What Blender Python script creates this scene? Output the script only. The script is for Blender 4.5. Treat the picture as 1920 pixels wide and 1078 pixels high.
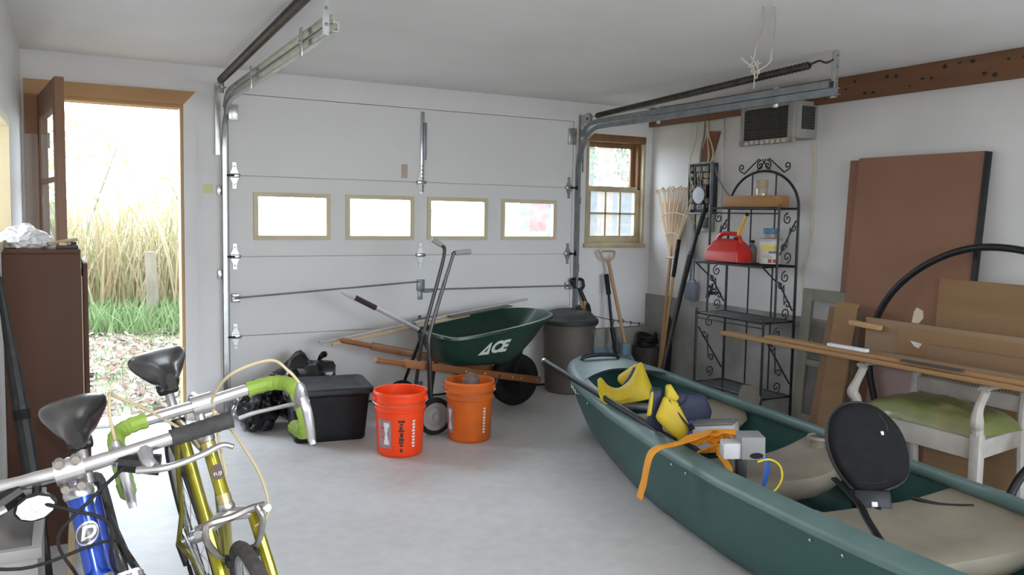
import bpy, bmesh, math, random
from mathutils import Vector, Matrix, Euler
random.seed(7)
PI = math.pi
scene = bpy.context.scene
COL = scene.collection
for o in list(bpy.data.objects): bpy.data.objects.remove(o)

# ------------------------------------------------------------------ camera
def make_camera():
    yaw, pit, roll = .4981, .0752, .0181
    f = Vector((math.sin(yaw)*math.cos(pit), math.cos(yaw)*math.cos(pit), -math.sin(pit)))
    r = Vector((math.cos(yaw), -math.sin(yaw), 0)); u = r.cross(f)
    r2 = r*math.cos(roll)+u*math.sin(roll); u2 = u*math.cos(roll)-r*math.sin(roll)
    cam = bpy.data.cameras.new('camera'); co = bpy.data.objects.new('camera', cam); COL.objects.link(co)
    m = Matrix((r2, u2, -f)).transposed().to_4x4(); m.translation = Vector((-.927, -5.618, 1.3825))
    co.matrix_world = m
    cam.sensor_fit = 'HORIZONTAL'; cam.sensor_width = 36; cam.lens = 1528.7/1920*36
    cam.shift_y = -(539-515.96)/1920; cam.clip_start = .02; cam.clip_end = 200
    scene.camera = co
make_camera()

# ------------------------------------------------------------------ light and exposure
scene.view_settings.view_transform = 'Standard'; scene.view_settings.look = 'None'
scene.view_settings.gamma = 1; scene.view_settings.use_curve_mapping = False
scene.view_settings.exposure = 1.58
w = bpy.data.worlds.new('sky'); scene.world = w; w.use_nodes = True
wn = w.node_tree.nodes; wn.clear()
bg = wn.new('ShaderNodeBackground'); wo = wn.new('ShaderNodeOutputWorld')
bg.inputs[0].default_value = (.78, .89, 1, 1); bg.inputs[1].default_value = 4.4
w.node_tree.links.new(bg.outputs[0], wo.inputs[0])
def lamp(name, kind, loc, energy, color=(1,1,1), rot=None, **kw):
    l = bpy.data.lights.new(name, kind); l.energy = energy; l.color = color
    for k, v in kw.items(): setattr(l, k, v)
    o = bpy.data.objects.new(name, l); COL.objects.link(o); o.location = loc
    if rot: o.rotation_euler = rot
    return o
lamp('sun', 'SUN', (0,0,9), 1.1, (1,.93,.82), Vector((.35,.62,-.70)).to_track_quat('-Z','Y').to_euler(), angle=.02)
lamp('camera_flash', 'POINT', (-.90,-5.60,1.45), 30, (1,.97,.93), shadow_soft_size=.02)
def portal(name, loc, rot, sx, sy):
    o = lamp(name, 'AREA', loc, 1, rot=rot, shape='RECTANGLE', size=sx, size_y=sy)
    o.data.cycles.is_portal = True
portal('portal_entry_door', (-.66,.16,1.02), (-PI/2,0,0), .8, 2.04)
portal('portal_window', (3.1,.16,1.58), (-PI/2,0,0), .62, .95)
portal('portal_overhead_door', (1.34,.06,1.33), (-PI/2,0,0), 2.5, .4)
portal('portal_rear', (2.1,-7.38,1.12), (PI/2,0,0), 2.4, 2.24)

# ------------------------------------------------------------------ materials
MATS = {}
def _bsdf(name):
    m = bpy.data.materials.new(name); m.use_nodes = True
    return m, m.node_tree.nodes, m.node_tree.links, m.node_tree.nodes['Principled BSDF']
def mat(name, c1, c2=None, rough=.6, metal=0., scale=6., bump=0., bscale=None, stretch=(1,1,1), detail=4., spec=.5, coat=0., lo=.35, hi=.65):
    if name in MATS: return MATS[name]
    m, n, l, b = _bsdf(name)
    b.inputs['Roughness'].default_value = rough; b.inputs['Metallic'].default_value = metal
    b.inputs['Specular IOR Level'].default_value = spec; b.inputs['Coat Weight'].default_value = coat
    c2 = c2 or tuple(min(1, c*.88) for c in c1)
    tc = n.new('ShaderNodeTexCoord'); mp = n.new('ShaderNodeMapping'); mp.inputs['Scale'].default_value = stretch
    l.new(tc.outputs['Object'], mp.inputs[0])
    ns = n.new('ShaderNodeTexNoise'); ns.inputs['Scale'].default_value = scale; ns.inputs['Detail'].default_value = detail
    l.new(mp.outputs[0], ns.inputs['Vector'])
    cr = n.new('ShaderNodeValToRGB'); cr.color_ramp.elements[0].position = lo; cr.color_ramp.elements[1].position = hi
    cr.color_ramp.elements[0].color = (*c1, 1); cr.color_ramp.elements[1].color = (*c2, 1)
    l.new(ns.outputs[0], cr.inputs[0]); l.new(cr.outputs[0], b.inputs['Base Color'])
    if bump:
        n2 = n.new('ShaderNodeTexNoise'); n2.inputs['Scale'].default_value = bscale or scale*6; n2.inputs['Detail'].default_value = 3
        l.new(mp.outputs[0], n2.inputs['Vector'])
        bp = n.new('ShaderNodeBump'); bp.inputs['Strength'].default_value = bump; bp.inputs['Distance'].default_value = .01
        l.new(n2.outputs[0], bp.inputs['Height']); l.new(bp.outputs[0], b.inputs['Normal'])
    MATS[name] = m; return m
def glassmat(name, tint=(1,1,1), haze=.12, hazecol=(.9,.9,.88)):
    m = bpy.data.materials.new(name); m.use_nodes = True; n = m.node_tree.nodes; l = m.node_tree.links; n.clear()
    out = n.new('ShaderNodeOutputMaterial'); tr = n.new('ShaderNodeBsdfTransparent'); tr.inputs[0].default_value = (*tint,1)
    gl = n.new('ShaderNodeBsdfGlossy'); gl.inputs['Roughness'].default_value = .05
    tl = n.new('ShaderNodeBsdfTranslucent'); tl.inputs[0].default_value = (*hazecol,1)
    mx = n.new('ShaderNodeMixShader'); mx.inputs[0].default_value = haze
    ns = n.new('ShaderNodeTexNoise'); ns.inputs['Scale'].default_value = 5
    ma = n.new('ShaderNodeMath'); ma.operation = 'MULTIPLY'; ma.inputs[1].default_value = haze*2
    l.new(ns.outputs[0], ma.inputs[0]); l.new(ma.outputs[0], mx.inputs[0])
    l.new(tr.outputs[0], mx.inputs[1]); l.new(tl.outputs[0], mx.inputs[2])
    lw = n.new('ShaderNodeLayerWeight'); pw = n.new('ShaderNodeMath'); pw.operation = 'POWER'; pw.inputs[1].default_value = 5
    fr = n.new('ShaderNodeMath'); fr.operation = 'MULTIPLY_ADD'; fr.inputs[1].default_value = .55; fr.inputs[2].default_value = .02
    l.new(lw.outputs['Facing'], pw.inputs[0]); l.new(pw.outputs[0], fr.inputs[0])
    m2 = n.new('ShaderNodeMixShader'); l.new(fr.outputs[0], m2.inputs[0]); l.new(mx.outputs[0], m2.inputs[1]); l.new(gl.outputs[0], m2.inputs[2])
    l.new(m2.outputs[0], out.inputs[0]); MATS[name] = m; return m
def leafmat(name, cols, trans=.5):
    m = bpy.data.materials.new(name); m.use_nodes = True; n = m.node_tree.nodes; l = m.node_tree.links; n.clear()
    out = n.new('ShaderNodeOutputMaterial'); d = n.new('ShaderNodeBsdfDiffuse'); t = n.new('ShaderNodeBsdfTranslucent')
    mx = n.new('ShaderNodeMixShader'); mx.inputs[0].default_value = trans
    g = n.new('ShaderNodeNewGeometry'); cr = n.new('ShaderNodeValToRGB')
    el = cr.color_ramp.elements
    while len(el) < len(cols): el.new(.5)
    for i, c in enumerate(cols): el[i].position = i/max(1,len(cols)-1); el[i].color = (*c,1)
    l.new(g.outputs['Random Per Island'], cr.inputs[0])
    l.new(cr.outputs[0], d.inputs[0]); l.new(cr.outputs[0], t.inputs[0])
    l.new(d.outputs[0], mx.inputs[1]); l.new(t.outputs[0], mx.inputs[2]); l.new(mx.outputs[0], out.inputs[0])
    MATS[name] = m; return m

WHITE_WALL = mat('painted_wall', (.74,.735,.735), (.70,.69,.69), .8, scale=2.2, bump=.06, bscale=60)
RIGHT_WALL = mat('dimmed_wall_paint', (.62,.605,.595), (.57,.555,.545), .8, scale=2.2, bump=.06, bscale=60)  # wall paint darkened, the dimmer light on this side put into its colour
CEIL = mat('painted_ceiling', (.78,.775,.775), (.74,.73,.73), .9, scale=1.6, bump=.05, bscale=50)
def floormat():
    m, n, l, b = _bsdf('concrete_floor')
    tc = n.new('ShaderNodeTexCoord')
    a = n.new('ShaderNodeTexNoise'); a.inputs['Scale'].default_value = 1.1; a.inputs['Detail'].default_value = 7; a.inputs['Roughness'].default_value = .62
    c = n.new('ShaderNodeTexNoise'); c.inputs['Scale'].default_value = 14; c.inputs['Detail'].default_value = 5
    l.new(tc.outputs['Object'], a.inputs['Vector']); l.new(tc.outputs['Object'], c.inputs['Vector'])
    cr = n.new('ShaderNodeValToRGB'); cr.color_ramp.elements[0].position = .32; cr.color_ramp.elements[1].position = .66
    cr.color_ramp.elements[0].color = (.51,.495,.48,1); cr.color_ramp.elements[1].color = (.60,.595,.595,1)
    l.new(a.outputs[0], cr.inputs[0])
    mx = n.new('ShaderNodeMix'); mx.data_type = 'RGBA'; mx.blend_type = 'OVERLAY'; mx.inputs[0].default_value = .18
    l.new(cr.outputs[0], mx.inputs['A']); l.new(c.outputs[0], mx.inputs['B']); l.new(mx.outputs['Result'], b.inputs['Base Color'])
    rr = n.new('ShaderNodeMapRange'); rr.inputs['To Min'].default_value = .38; rr.inputs['To Max'].default_value = .62
    l.new(a.outputs[0], rr.inputs[0]); l.new(rr.outputs[0], b.inputs['Roughness'])
    bp = n.new('ShaderNodeBump'); bp.inputs['Strength'].default_value = .05; bp.inputs['Distance'].default_value = .01
    l.new(c.outputs[0], bp.inputs['Height']); l.new(bp.outputs[0], b.inputs['Normal'])
    return m
FLOOR = floormat()
CONC = mat('rough_concrete', (.20,.19,.175), (.31,.30,.285), .9, scale=3.5, bump=.3, bscale=25, detail=8)
DOORPAINT = mat('door_paint', (.72,.715,.71), (.69,.68,.67), .55, scale=1.5, bump=.03, bscale=40)
GALV = mat('galvanized_steel', (.56,.57,.56), (.44,.45,.44), .26, .85, scale=14)
GALVD = mat('dull_galvanized_steel', (.27,.29,.31), (.20,.22,.24), .45, .6, scale=10)
DARKSTEEL = mat('dark_spring_steel', (.05,.045,.04), (.09,.08,.07), .45, .7, scale=20)
BLACKIRON = mat('black_iron', (.012,.013,.016), (.03,.028,.025), .45, .3, scale=30)
BEIGE = mat('beige_trim', (.62,.55,.38), (.55,.48,.33), .6, scale=4)
ORANGEWOOD = mat('stained_wood', (.36,.155,.06), (.24,.095,.038), .5, scale=4, stretch=(1,1,.12), bump=.05)
OAKWOOD = mat('oak_frame_wood', (.50,.29,.12), (.38,.20,.08), .5, scale=5, stretch=(.2,1,.2), bump=.05)
REDWOOD = mat('old_beam_wood', (.13,.058,.028), (.19,.088,.042), .75, scale=5, stretch=(1,.12,1), bump=.2)
DOORWOOD = mat('brown_door_wood', (.27,.14,.075), (.20,.10,.055), .5, scale=6, stretch=(1,1,.1))
GLASS = glassmat('window_glass', (1,1,1), .05)
ACRYL = glassmat('dusty_acrylic', (1,1,1), .07)
BLACKRUB = mat('black_rubber', (.012,.012,.013), (.018,.018,.019), .75, scale=20, spec=.25)
BLACKPL = mat('black_plastic', (.010,.010,.012), (.015,.015,.017), .42, scale=15, bump=.05, spec=.25)
WHITEPL = mat('white_plastic', (.74,.74,.75), (.66,.66,.68), .4, scale=6)

# ------------------------------------------------------------------ mesh builder
ORG = {}
def V(*a): return Vector(a[0]) if len(a) == 1 else Vector(a)
class MB:
    def __init__(s): s.v = []; s.f = []
    def add(s, vs, fs, M=None):
        k = len(s.v)
        s.v += [(M @ Vector(v)) if M else Vector(v) for v in vs]
        s.f += [tuple(i+k for i in f) for f in fs]; return s
    def box(s, lo, hi, bev=0., M=None):
        x0,y0,z0 = lo; x1,y1,z1 = hi
        x0,x1 = min(x0,x1),max(x0,x1); y0,y1 = min(y0,y1),max(y0,y1); z0,z1 = min(z0,z1),max(z0,z1)
        if bev <= 0:
            vs = [(x,y,z) for z in (z0,z1) for y in (y0,y1) for x in (x0,x1)]
            fs = [(0,2,3,1),(4,5,7,6),(0,1,5,4),(2,6,7,3),(0,4,6,2),(1,3,7,5)]
            return s.add(vs, fs, M)
        bm = bmesh.new(); bmesh.ops.create_cube(bm, size=1)
        for v in bm.verts: v.co = Vector(((v.co.x+.5)*(x1-x0)+x0, (v.co.y+.5)*(y1-y0)+y0, (v.co.z+.5)*(z1-z0)+z0))
        bmesh.ops.bevel(bm, geom=bm.edges[:], offset=min(bev,(x1-x0)*.45,(y1-y0)*.45,(z1-z0)*.45), segments=2, profile=.5, affect='EDGES')
        bm.verts.index_update(); vs = [v.co.copy() for v in bm.verts]; fs = [tuple(v.index for v in f.verts) for f in bm.faces]; bm.free()
        return s.add(vs, fs, M)
    def cbox(s, c, size, bev=0., rot=None):
        M = Matrix.Translation(V(c)) @ (Euler(rot).to_matrix().to_4x4() if rot else Matrix())
        h = [a/2 for a in size]; return s.box([-a for a in h], h, bev, M)
    def bar(s, p0, p1, w, h, up=(0,0,1), bev=0.):
        p0, p1 = V(p0), V(p1); d = p1-p0; L = d.length; x = d/L; z = V(up); y = z.cross(x)
        if y.length < 1e-4: y = V(0,1,0).cross(x)
        y.normalize(); z = x.cross(y)
        M = Matrix((x,y,z)).transposed().to_4x4(); M.translation = p0
        return s.box((0,-w/2,-h/2), (L,w/2,h/2), bev, M)
    def tube(s, pts, r, n=8, closed=False, cap=True, sq=None):
        pts = [V(p) for p in pts]; N = len(pts); rs = r if isinstance(r,(list,tuple)) else [r]*N
        t0 = (pts[1]-pts[0]).normalized(); up = V(0,0,1) if abs(t0.z) < .9 else V(1,0,0)
        a = t0.cross(up).normalized(); rings = []
        for i, p in enumerate(pts):
            if closed: t = pts[(i+1)%N]-pts[i-1]
            else: t = pts[min(i+1,N-1)]-pts[max(i-1,0)]
            t.normalize(); a = (a - t*a.dot(t))
            if a.length < 1e-5: a = t.orthogonal()
            a.normalize(); b = t.cross(a)
            k2 = sq if sq else 1.
            rings.append([p + a*math.cos(2*PI*k/n)*rs[i] + b*math.sin(2*PI*k/n)*rs[i]*k2 for k in range(n)])
        vs = [v for rg in rings for v in rg]; fs = []
        for i in range(N if closed else N-1):
            j = (i+1)%N
            for k in range(n): fs.append((i*n+k, i*n+(k+1)%n, j*n+(k+1)%n, j*n+k))
        if cap and not closed: fs.append(tuple(range(n-1,-1,-1))); fs.append(tuple((N-1)*n+k for k in range(n)))
        return s.add(vs, fs)
    def lathe(s, prof, c=(0,0,0), n=24, M=None, cap=False, arc=2*PI):
        vs = []; full = abs(arc-2*PI) < 1e-6; m = n if full else n+1
        for r, z in prof:
            for k in range(m): vs.append((r*math.cos(arc*k/n), r*math.sin(arc*k/n), z))
        fs = []
        for i in range(len(prof)-1):
            for k in range(n):
                k2 = (k+1)%m; fs.append((i*m+k, i*m+k2, (i+1)*m+k2, (i+1)*m+k))
        if cap: fs.append(tuple(range(m-1,-1,-1))); fs.append(tuple((len(prof)-1)*m+k for k in range(m)))
        T = Matrix.Translation(V(c)) @ (M if M else Matrix())
        return s.add(vs, fs, T)
    def cyl(s, p0, p1, r, n=12, r2=None):
        return s.tube([p0,p1], [r, r if r2 is None else r2], n)
    def grid(s, rows, cu=False, cv=False):
        R = len(rows); Cn = len(rows[0]); vs = [V(p) for rw in rows for p in rw]; fs = []
        for i in range(R if cu else R-1):
            for j in range(Cn if cv else Cn-1):
                fs.append((i*Cn+j, i*Cn+(j+1)%Cn, ((i+1)%R)*Cn+(j+1)%Cn, ((i+1)%R)*Cn+j))
        return s.add(vs, fs)
    def prism(s, poly, M, t):          # 2-D polygon in the local xy plane, extruded along local z
        n = len(poly); vs = [(x,y,0) for x,y in poly]+[(x,y,t) for x,y in poly]
        fs = [tuple(range(n-1,-1,-1)), tuple(range(n,2*n))]+[(i,(i+1)%n,n+(i+1)%n,n+i) for i in range(n)]
        return s.add(vs, fs, M)
    def sweep(s, pts, prof, up=(1,0,0), closed=False):   # closed 2-D profile (a,b) carried along pts, a along 'up'
        pts = [V(p) for p in pts]; N = len(pts); rows = []
        for i, p in enumerate(pts):
            t = (pts[min(i+1,N-1)]-pts[max(i-1,0)]).normalized(); a = V(up); a = (a-t*a.dot(t)).normalized(); b = t.cross(a)
            rows.append([p+a*x+b*y for x,y in prof])
        s.grid(rows, False, True); n = len(prof); k = len(s.v)-N*n
        s.f.append(tuple(k+i for i in range(n))); s.f.append(tuple(k+(N-1)*n+i for i in reversed(range(n)))); return s
    def mesh(s, name, org=(0,0,0), smooth=35):
        me = bpy.data.meshes.new(name); o = V(org)
        me.from_pydata([tuple(v-o) for v in s.v], [], s.f); me.validate(); me.update()
        bm = bmesh.new(); bm.from_mesh(me); bmesh.ops.recalc_face_normals(bm, faces=bm.faces[:]); bm.to_mesh(me); bm.free()
        if smooth:
            me.shade_smooth(); me.set_sharp_from_angle(angle=math.radians(smooth))
        return me
    def build(s, name, m, parent=None, org=None, smooth=35):
        if parent is not None: og = ORG[parent.name]
        elif org is not None: og = V(org)
        else:
            og = Vector((sum(v.x for v in s.v)/len(s.v), sum(v.y for v in s.v)/len(s.v), min(v.z for v in s.v)))
        me = s.mesh(name, og, smooth); o = bpy.data.objects.new(name, me); COL.objects.link(o)
        if m: me.materials.append(m)
        if parent is not None: o.parent = parent
        else: o.location = og
        ORG[o.name] = og.copy(); return o
def tag(o, label=None, cat=None, group=None, kind=None):
    if label: o['label'] = label
    if cat: o['category'] = cat
    if group: o['group'] = group
    if kind: o['kind'] = kind
    return o
def thing(name, loc, label, cat, group=None, kind=None):
    o = bpy.data.objects.new(name, None); o.empty_display_size = .1; COL.objects.link(o); o.location = loc
    ORG[o.name] = V(loc); return tag(o, label, cat, group, kind)
def place(me, name, parent, loc, rot=None, scale=None):   # a part sharing mesh data, loc in world space
    o = bpy.data.objects.new(name, me); COL.objects.link(o); o.parent = parent
    o.location = V(loc)-ORG[parent.name]
    if rot: o.rotation_euler = rot
    if scale: o.scale = scale
    ORG[o.name] = ORG[parent.name].copy(); return o
def struct(mb, name, m, label, cat, parent=None, smooth=0):
    o = mb.build(name, m, parent, org=(0,0,0) if parent is None else None, smooth=smooth)
    if parent is None: tag(o, label, cat, kind='structure')
    return o
def spline(pts, k=8, closed=False):
    P = [V(p) for p in pts]; n = len(P); out = []
    rng = range(n) if closed else range(n-1)
    for i in rng:
        p0 = P[i-1] if (i > 0 or closed) else P[0]; p1 = P[i]; p2 = P[(i+1)%n]
        p3 = P[(i+2)%n] if (closed or i+2 < n) else P[-1]
        for j in range(k):
            t = j/k; out.append(.5*((2*p1)+(p2-p0)*t+(2*p0-5*p1+4*p2-p3)*t*t+(3*p1-p0-3*p2+p3)*t**3))
    if not closed: out.append(P[-1])
    return out
def rotz(a): return Matrix.Rotation(a,4,'Z')
def frame(o, x, y):            # matrix with local x, y along given directions
    x = V(x).normalized(); y = V(y); y = (y-x*y.dot(x)).normalized(); z = x.cross(y)
    M = Matrix((x,y,z)).transposed().to_4x4(); M.translation = V(o); return M
def text_mesh(txt, size, ext, shear=0., bold=0., spacing=1.):
    c = bpy.data.curves.new('lettering','FONT'); c.body = txt; c.size = size; c.extrude = ext; c.shear = shear; c.offset = bold
    c.space_character = spacing; c.resolution_u = 3; c.align_x = 'CENTER'; c.align_y = 'CENTER'
    o = bpy.data.objects.new('lettering', c); COL.objects.link(o)
    me = bpy.data.meshes.new_from_object(o.evaluated_get(bpy.context.evaluated_depsgraph_get()))
    bpy.data.objects.remove(o); bpy.data.curves.remove(c)
    return [v.co.copy() for v in me.vertices], [tuple(p.vertices) for p in me.polygons]
# ------------------------------------------------------------------ the room
struct(MB().box((-2.75,-7.3,-.1),(3.47,.12,0)), 'floor', FLOOR, 'smooth pale grey concrete garage floor', 'floor')
struct(MB().box((-2.9,-7.45,2.29),(3.62,.15,2.40)), 'ceiling', CEIL, 'flat off-white painted garage ceiling', 'ceiling')
m = MB()
for x0,x1,z0,z1 in [(-1.31,-1.06,0,2.29),(-1.06,-.275,2.035,2.29),(-.275,-.005,0,2.29),(-.005,2.675,2.135,2.29),(2.675,2.80,0,2.29),(2.80,3.40,0,1.13),(2.80,3.40,2.05,2.29),(3.40,3.62,0,2.29)]:
    m.box((x0,0,z0),(x1,.15,z1))
struct(m, 'wall_back', WHITE_WALL, 'white wall around the overhead door and entry door', 'wall')
m = MB()
for y0,y1,z0,z1 in [(-1.27,0,0,2.29),(-2.10,-1.27,0,1.20),(-2.10,-1.27,1.77,2.29),(-2.45,-2.10,0,2.29)]: m.box((-1.31,y0,z0),(-1.16,y1,z1))
struct(m, 'wall_left', WHITE_WALL, 'white side wall beside the entry door', 'wall')
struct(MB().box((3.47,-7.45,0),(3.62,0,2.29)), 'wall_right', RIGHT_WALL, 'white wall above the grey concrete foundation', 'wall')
m = MB(); m.box((-2.9,-2.45,0),(-1.31,-2.30,2.29))
m.box((-2.9,-7.45,0),(-2.75,-2.45,2.29))
struct(m, 'wall_bay', WHITE_WALL, 'white side wall of the wider bay', 'wall')
m = MB()
for x0,x1,z0,z1 in [(-2.75,-2.6,0,2.29),(-2.6,.9,0,2.29),(.9,3.3,2.24,2.29),(3.3,3.47,0,2.29)]: m.box((x0,-7.45,z0),(x1,-7.3,z1))  # unseen opening behind the camera, added to let fill light in
struct(m, 'wall_rear', WHITE_WALL, 'white rear wall with an opening added for fill light', 'wall')
m = MB(); m.box((3.447,-7.3,0),(3.47,-.0,.717),0)
struct(m, 'baseboard_right', CONC, 'rough grey concrete foundation band along the right wall', 'foundation')
m = MB(); m.box((2.76,-.06,0),(3.447,0,.44))
struct(m, 'baseboard_back', CONC, 'low grey concrete curb under the small window', 'foundation')
# ledger beam with nail holes
t = MB().box((3.425,-7.3,2.137),(3.47,0,2.288),.004).build('trim_1', REDWOOD, org=(3.45,-3,2.137)); tag(t,'reddish brown timber ledger beam under the ceiling','beam',kind='structure')
hole = MB().lathe([(0,.0),(.008,0),(.009,.003),(0,.004)],n=8,M=Matrix.Rotation(-PI/2,4,'Y')).mesh('nail_hole'); hole.materials.append(BLACKIRON)
rr = random.Random(3)
for i in range(26):
    place(hole,'nail_hole',t,(3.424,-1.75-i*.075-rr.uniform(0,.04),2.16+rr.uniform(0,.10)),None,(1,rr.uniform(.6,1.7),rr.uniform(.6,1.5)))

# ------------------------------------------------------------------ entry door
D = thing('door_2',(-1.06,0,0),'brown glazed wooden entry door swung open at the left wall','door',kind='structure')
m = MB().prism([(-1.145,2.035),(-1.06,2.035),(-.275,2.035),(-.20,2.12),(-1.145,2.12)], frame((0,0,0),(1,0,0),(0,0,1)), .018)
m.build('header_casing', OAKWOOD, D, smooth=0)
m = MB().prism([(-.275,0),(-.20,0),(-.20,2.12),(-.275,2.035)], frame((0,0,0),(1,0,0),(0,0,1)), .016); m.build('side_casing', WHITE_WALL, D, smooth=0)
MB().box((-1.145,-.02,1.80),(-1.06,0,2.035)).build('hinge_board', ORANGEWOOD, D, smooth=0)
MB().box((-1.145,-.016,0),(-1.06,0,1.80)).build('side_casing', mat('raw_board',(.50,.43,.36),(.42,.35,.29),.8,scale=4,stretch=(4,1,.3)), D, smooth=0)
MB().box((-1.06,0,2.015),(-.275,.15,2.035)).build('jamb', OAKWOOD, D, smooth=0)
MB().box((-.295,0,0),(-.275,.15,2.015)).build('jamb', mat('jamb_wood',(.50,.33,.16),(.40,.24,.11),.5,scale=4,stretch=(1,1,.1)), D, smooth=0)
MB().box((-1.06,0,0),(-1.04,.15,2.015)).build('jamb', OAKWOOD, D, smooth=0)
MB().box((-1.04,.0,0),(-.295,.19,.022)).build('threshold', GALV, D, smooth=0)
LM = frame((-1.035,-.03,.012),(.112,-.9937,0),(0,0,1))
def leafpart(name, mt, x0,x1,z0,z1,d0=0,d1=.044,bev=.004,par=D):
    return MB().box((x0,z0,d0),(x1,z1,d1),bev,LM).build(name, mt, par)
for x0,x1 in ((0,.10),(.80,.90)): leafpart('stile',DOORWOOD,x0,x1,0,2.01)
for z0,z1 in ((0,.22),(.70,.83),(1.87,2.01)): leafpart('rail',DOORWOOD,.10,.80,z0,z1)
leafpart('lower_panel',DOORWOOD,.10,.80,.22,.70,.014,.030)
for z in (1.155,1.505): leafpart('glazing_bar',DOORWOOD,.10,.80,z-.014,z+.014,.026,.043,.001)
for z0,z1 in ((.83,1.141),(1.169,1.491),(1.519,1.87)): leafpart('pane',GLASS,.10,.80,z0,z1,.036,.039,0)
for z in (.25,1.0,1.72): MB().cyl((-1.022,-.02,z),(-1.022,-.02,z+.09),.008,8).build('hinge',GALV,D)
m = MB(); m.add(*[(lambda b:(b.v,b.f))(MB().lathe([(0,0),(.012,0),(.012,.03),(.028,.04),(.03,.06),(.018,.075),(0,.078)],n=14))][0], LM@Matrix.Translation((.85,.95,0))@Matrix.Rotation(PI,4,'X')); m.build('door_knob',GALV,D)

# ------------------------------------------------------------------ side window in the left wall
W2 = thing('window_2',(-1.16,-1.68,1.20),'small pale window in the left wall above the brown cabinet','window',kind='structure')
FRW = mat('pale_yellow_wood',(.66,.56,.36),(.60,.50,.32),.6,scale=3)
for y0,y1,z0,z1 in [(-2.10,-1.27,1.73,1.77),(-2.10,-1.27,1.20,1.24),(-1.31,-1.27,1.24,1.73),(-2.10,-2.06,1.24,1.73)]: MB().box((-1.30,y0,z0),(-1.155,y1,z1)).build('window_frame',FRW,W2,smooth=0)
MB().box((-1.275,-2.06,1.24),(-1.27,-1.31,1.73)).build('pane',GLASS,W2,smooth=0)

# ------------------------------------------------------------------ double-hung window in the back wall
W1 = thing('window_1',(3.1,0,1.13),'old wooden window with six small lower panes by the corner','window',kind='structure')
SASH = mat('worn_cream_sash',(.50,.43,.29),(.40,.33,.21),.7,scale=7,bump=.1)
BR = mat('dark_stained_window_wood',(.24,.115,.05),(.16,.07,.03),.55,scale=6,stretch=(1,1,.15))
for nm,mt,a,b in [('window_frame',BR,(2.80,-.01,1.99),(3.40,.14,2.05)),('window_frame',BR,(3.345,.03,1.60),(3.375,.14,1.99)),('window_frame',SASH,(3.375,-.01,1.13),(3.40,.14,1.99)),
                  ('window_frame',SASH,(2.80,-.01,1.13),(2.825,.14,1.99)),('window_sill',SASH,(2.785,-.03,1.115),(3.41,.14,1.15))]:
    MB().box(a,b,.004).build(nm,mt,W1)
for a,b,mt in [((2.825,.075,1.95),(3.345,.105,1.99),BR),((2.825,.075,1.60),(2.86,.105,1.95),SASH),((3.305,.075,1.60),(3.345,.105,1.95),BR)]: MB().box(a,b,.003).build('upper_sash',mt,W1)
MB().box((2.86,.088,1.60),(3.305,.092,1.95)).build('pane',GLASS,W1,smooth=0)
L = [((2.83,.03,1.15),(3.375,.065,1.215)),((2.83,.03,1.58),(3.375,.07,1.625)),((2.83,.03,1.215),(2.875,.065,1.58)),((3.325,.03,1.215),(3.375,.065,1.58))]
for a,b in L: MB().box(a,b,.003).build('lower_sash',SASH,W1)
xs=[2.875,3.025,3.175,3.325]
for x in xs[1:3]: MB().box((x-.008,.034,1.215),(x+.008,.058,1.58)).build('glazing_bar',SASH,W1,smooth=0)
MB().box((2.875,.034,1.392),(3.325,.058,1.408)).build('glazing_bar',SASH,W1,smooth=0)
for i in range(3):
    for z0,z1 in ((1.215,1.392),(1.408,1.58)): MB().box((xs[i]+.008*(i>0),.045,z0),(xs[i+1]-.008*(i<2),.048,z1)).build('pane',GLASS,W1,smooth=0)

# ------------------------------------------------------------------ overhead garage door
G = thing('door_1',(1.335,0,0),'white sectional overhead garage door with four small windows','garage door',kind='structure')
GW = [(.156,.677),(.786,1.298),(1.403,1.902),(2.022,2.521)]; ZW=(1.177,1.497)
SEC=.5335
for i in range(4):
    z0=i*SEC+(.012 if i==0 else .002); z1=(i+1)*SEC-.002; m=MB()
    if i<3: m.box((0,.02,z1-.02),(2.67,.045,z1+.0045))
    if i==2:
        xx=[.0]+[v for a,b in GW for v in (a+.02,b-.02)]+[2.67]
        m.box((0,0,z0),(2.67,.045,ZW[0]+.02)); m.box((0,0,ZW[1]-.02),(2.67,.045,z1))
        for k in range(0,10,2): m.box((xx[k],0,ZW[0]+.02),(xx[k+1],.045,ZW[1]-.02))
    else: m.box((0,0,z0),(2.67,.045,z1),.003)
    m.build('door_section',DOORPAINT,G,smooth=0)
for a,b in GW:
    f=MB()
    f.box((a,-.012,ZW[0]),(b,.012,ZW[0]+.03)); f.box((a,-.012,ZW[1]-.03),(b,.012,ZW[1])); f.box((a,-.012,ZW[0]+.03),(a+.03,.012,ZW[1]-.03)); f.box((b-.03,-.012,ZW[0]+.03),(b,.012,ZW[1]-.03))
    fo=f.build('window_frame',BEIGE,G,smooth=0)
    MB().box((a+.02,.016,ZW[0]+.02),(b-.02,.020,ZW[1]-.02)).build('pane',ACRYL,fo,smooth=0)
MB().box((0,-.004,0),(2.67,.05,.012)).build('bottom_seal',BLACKRUB,G,smooth=0)
hm=MB()
hm.prism([(-.034,0),(-.012,.05),(-.012,.085),(.012,.085),(.012,.05),(.034,0),(.012,-.05),(.012,-.085),(-.012,-.085),(-.012,-.05)], frame((0,-.001,0),(1,0,0),(0,0,1)), .006)
hm.cyl((-.038,-.012,0),(.038,-.012,0),.009,8); hm.box((-.03,-.022,-.014),(.03,-.004,.014),.004)
for z in (-.06,.06): hm.lathe([(0,0),(.007,0),(.005,.004),(0,.005)],(0,-.007,z),8,Matrix.Rotation(PI/2,4,'X'))
hinge=hm.mesh('hinge'); hinge.materials.append(GALV)
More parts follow.
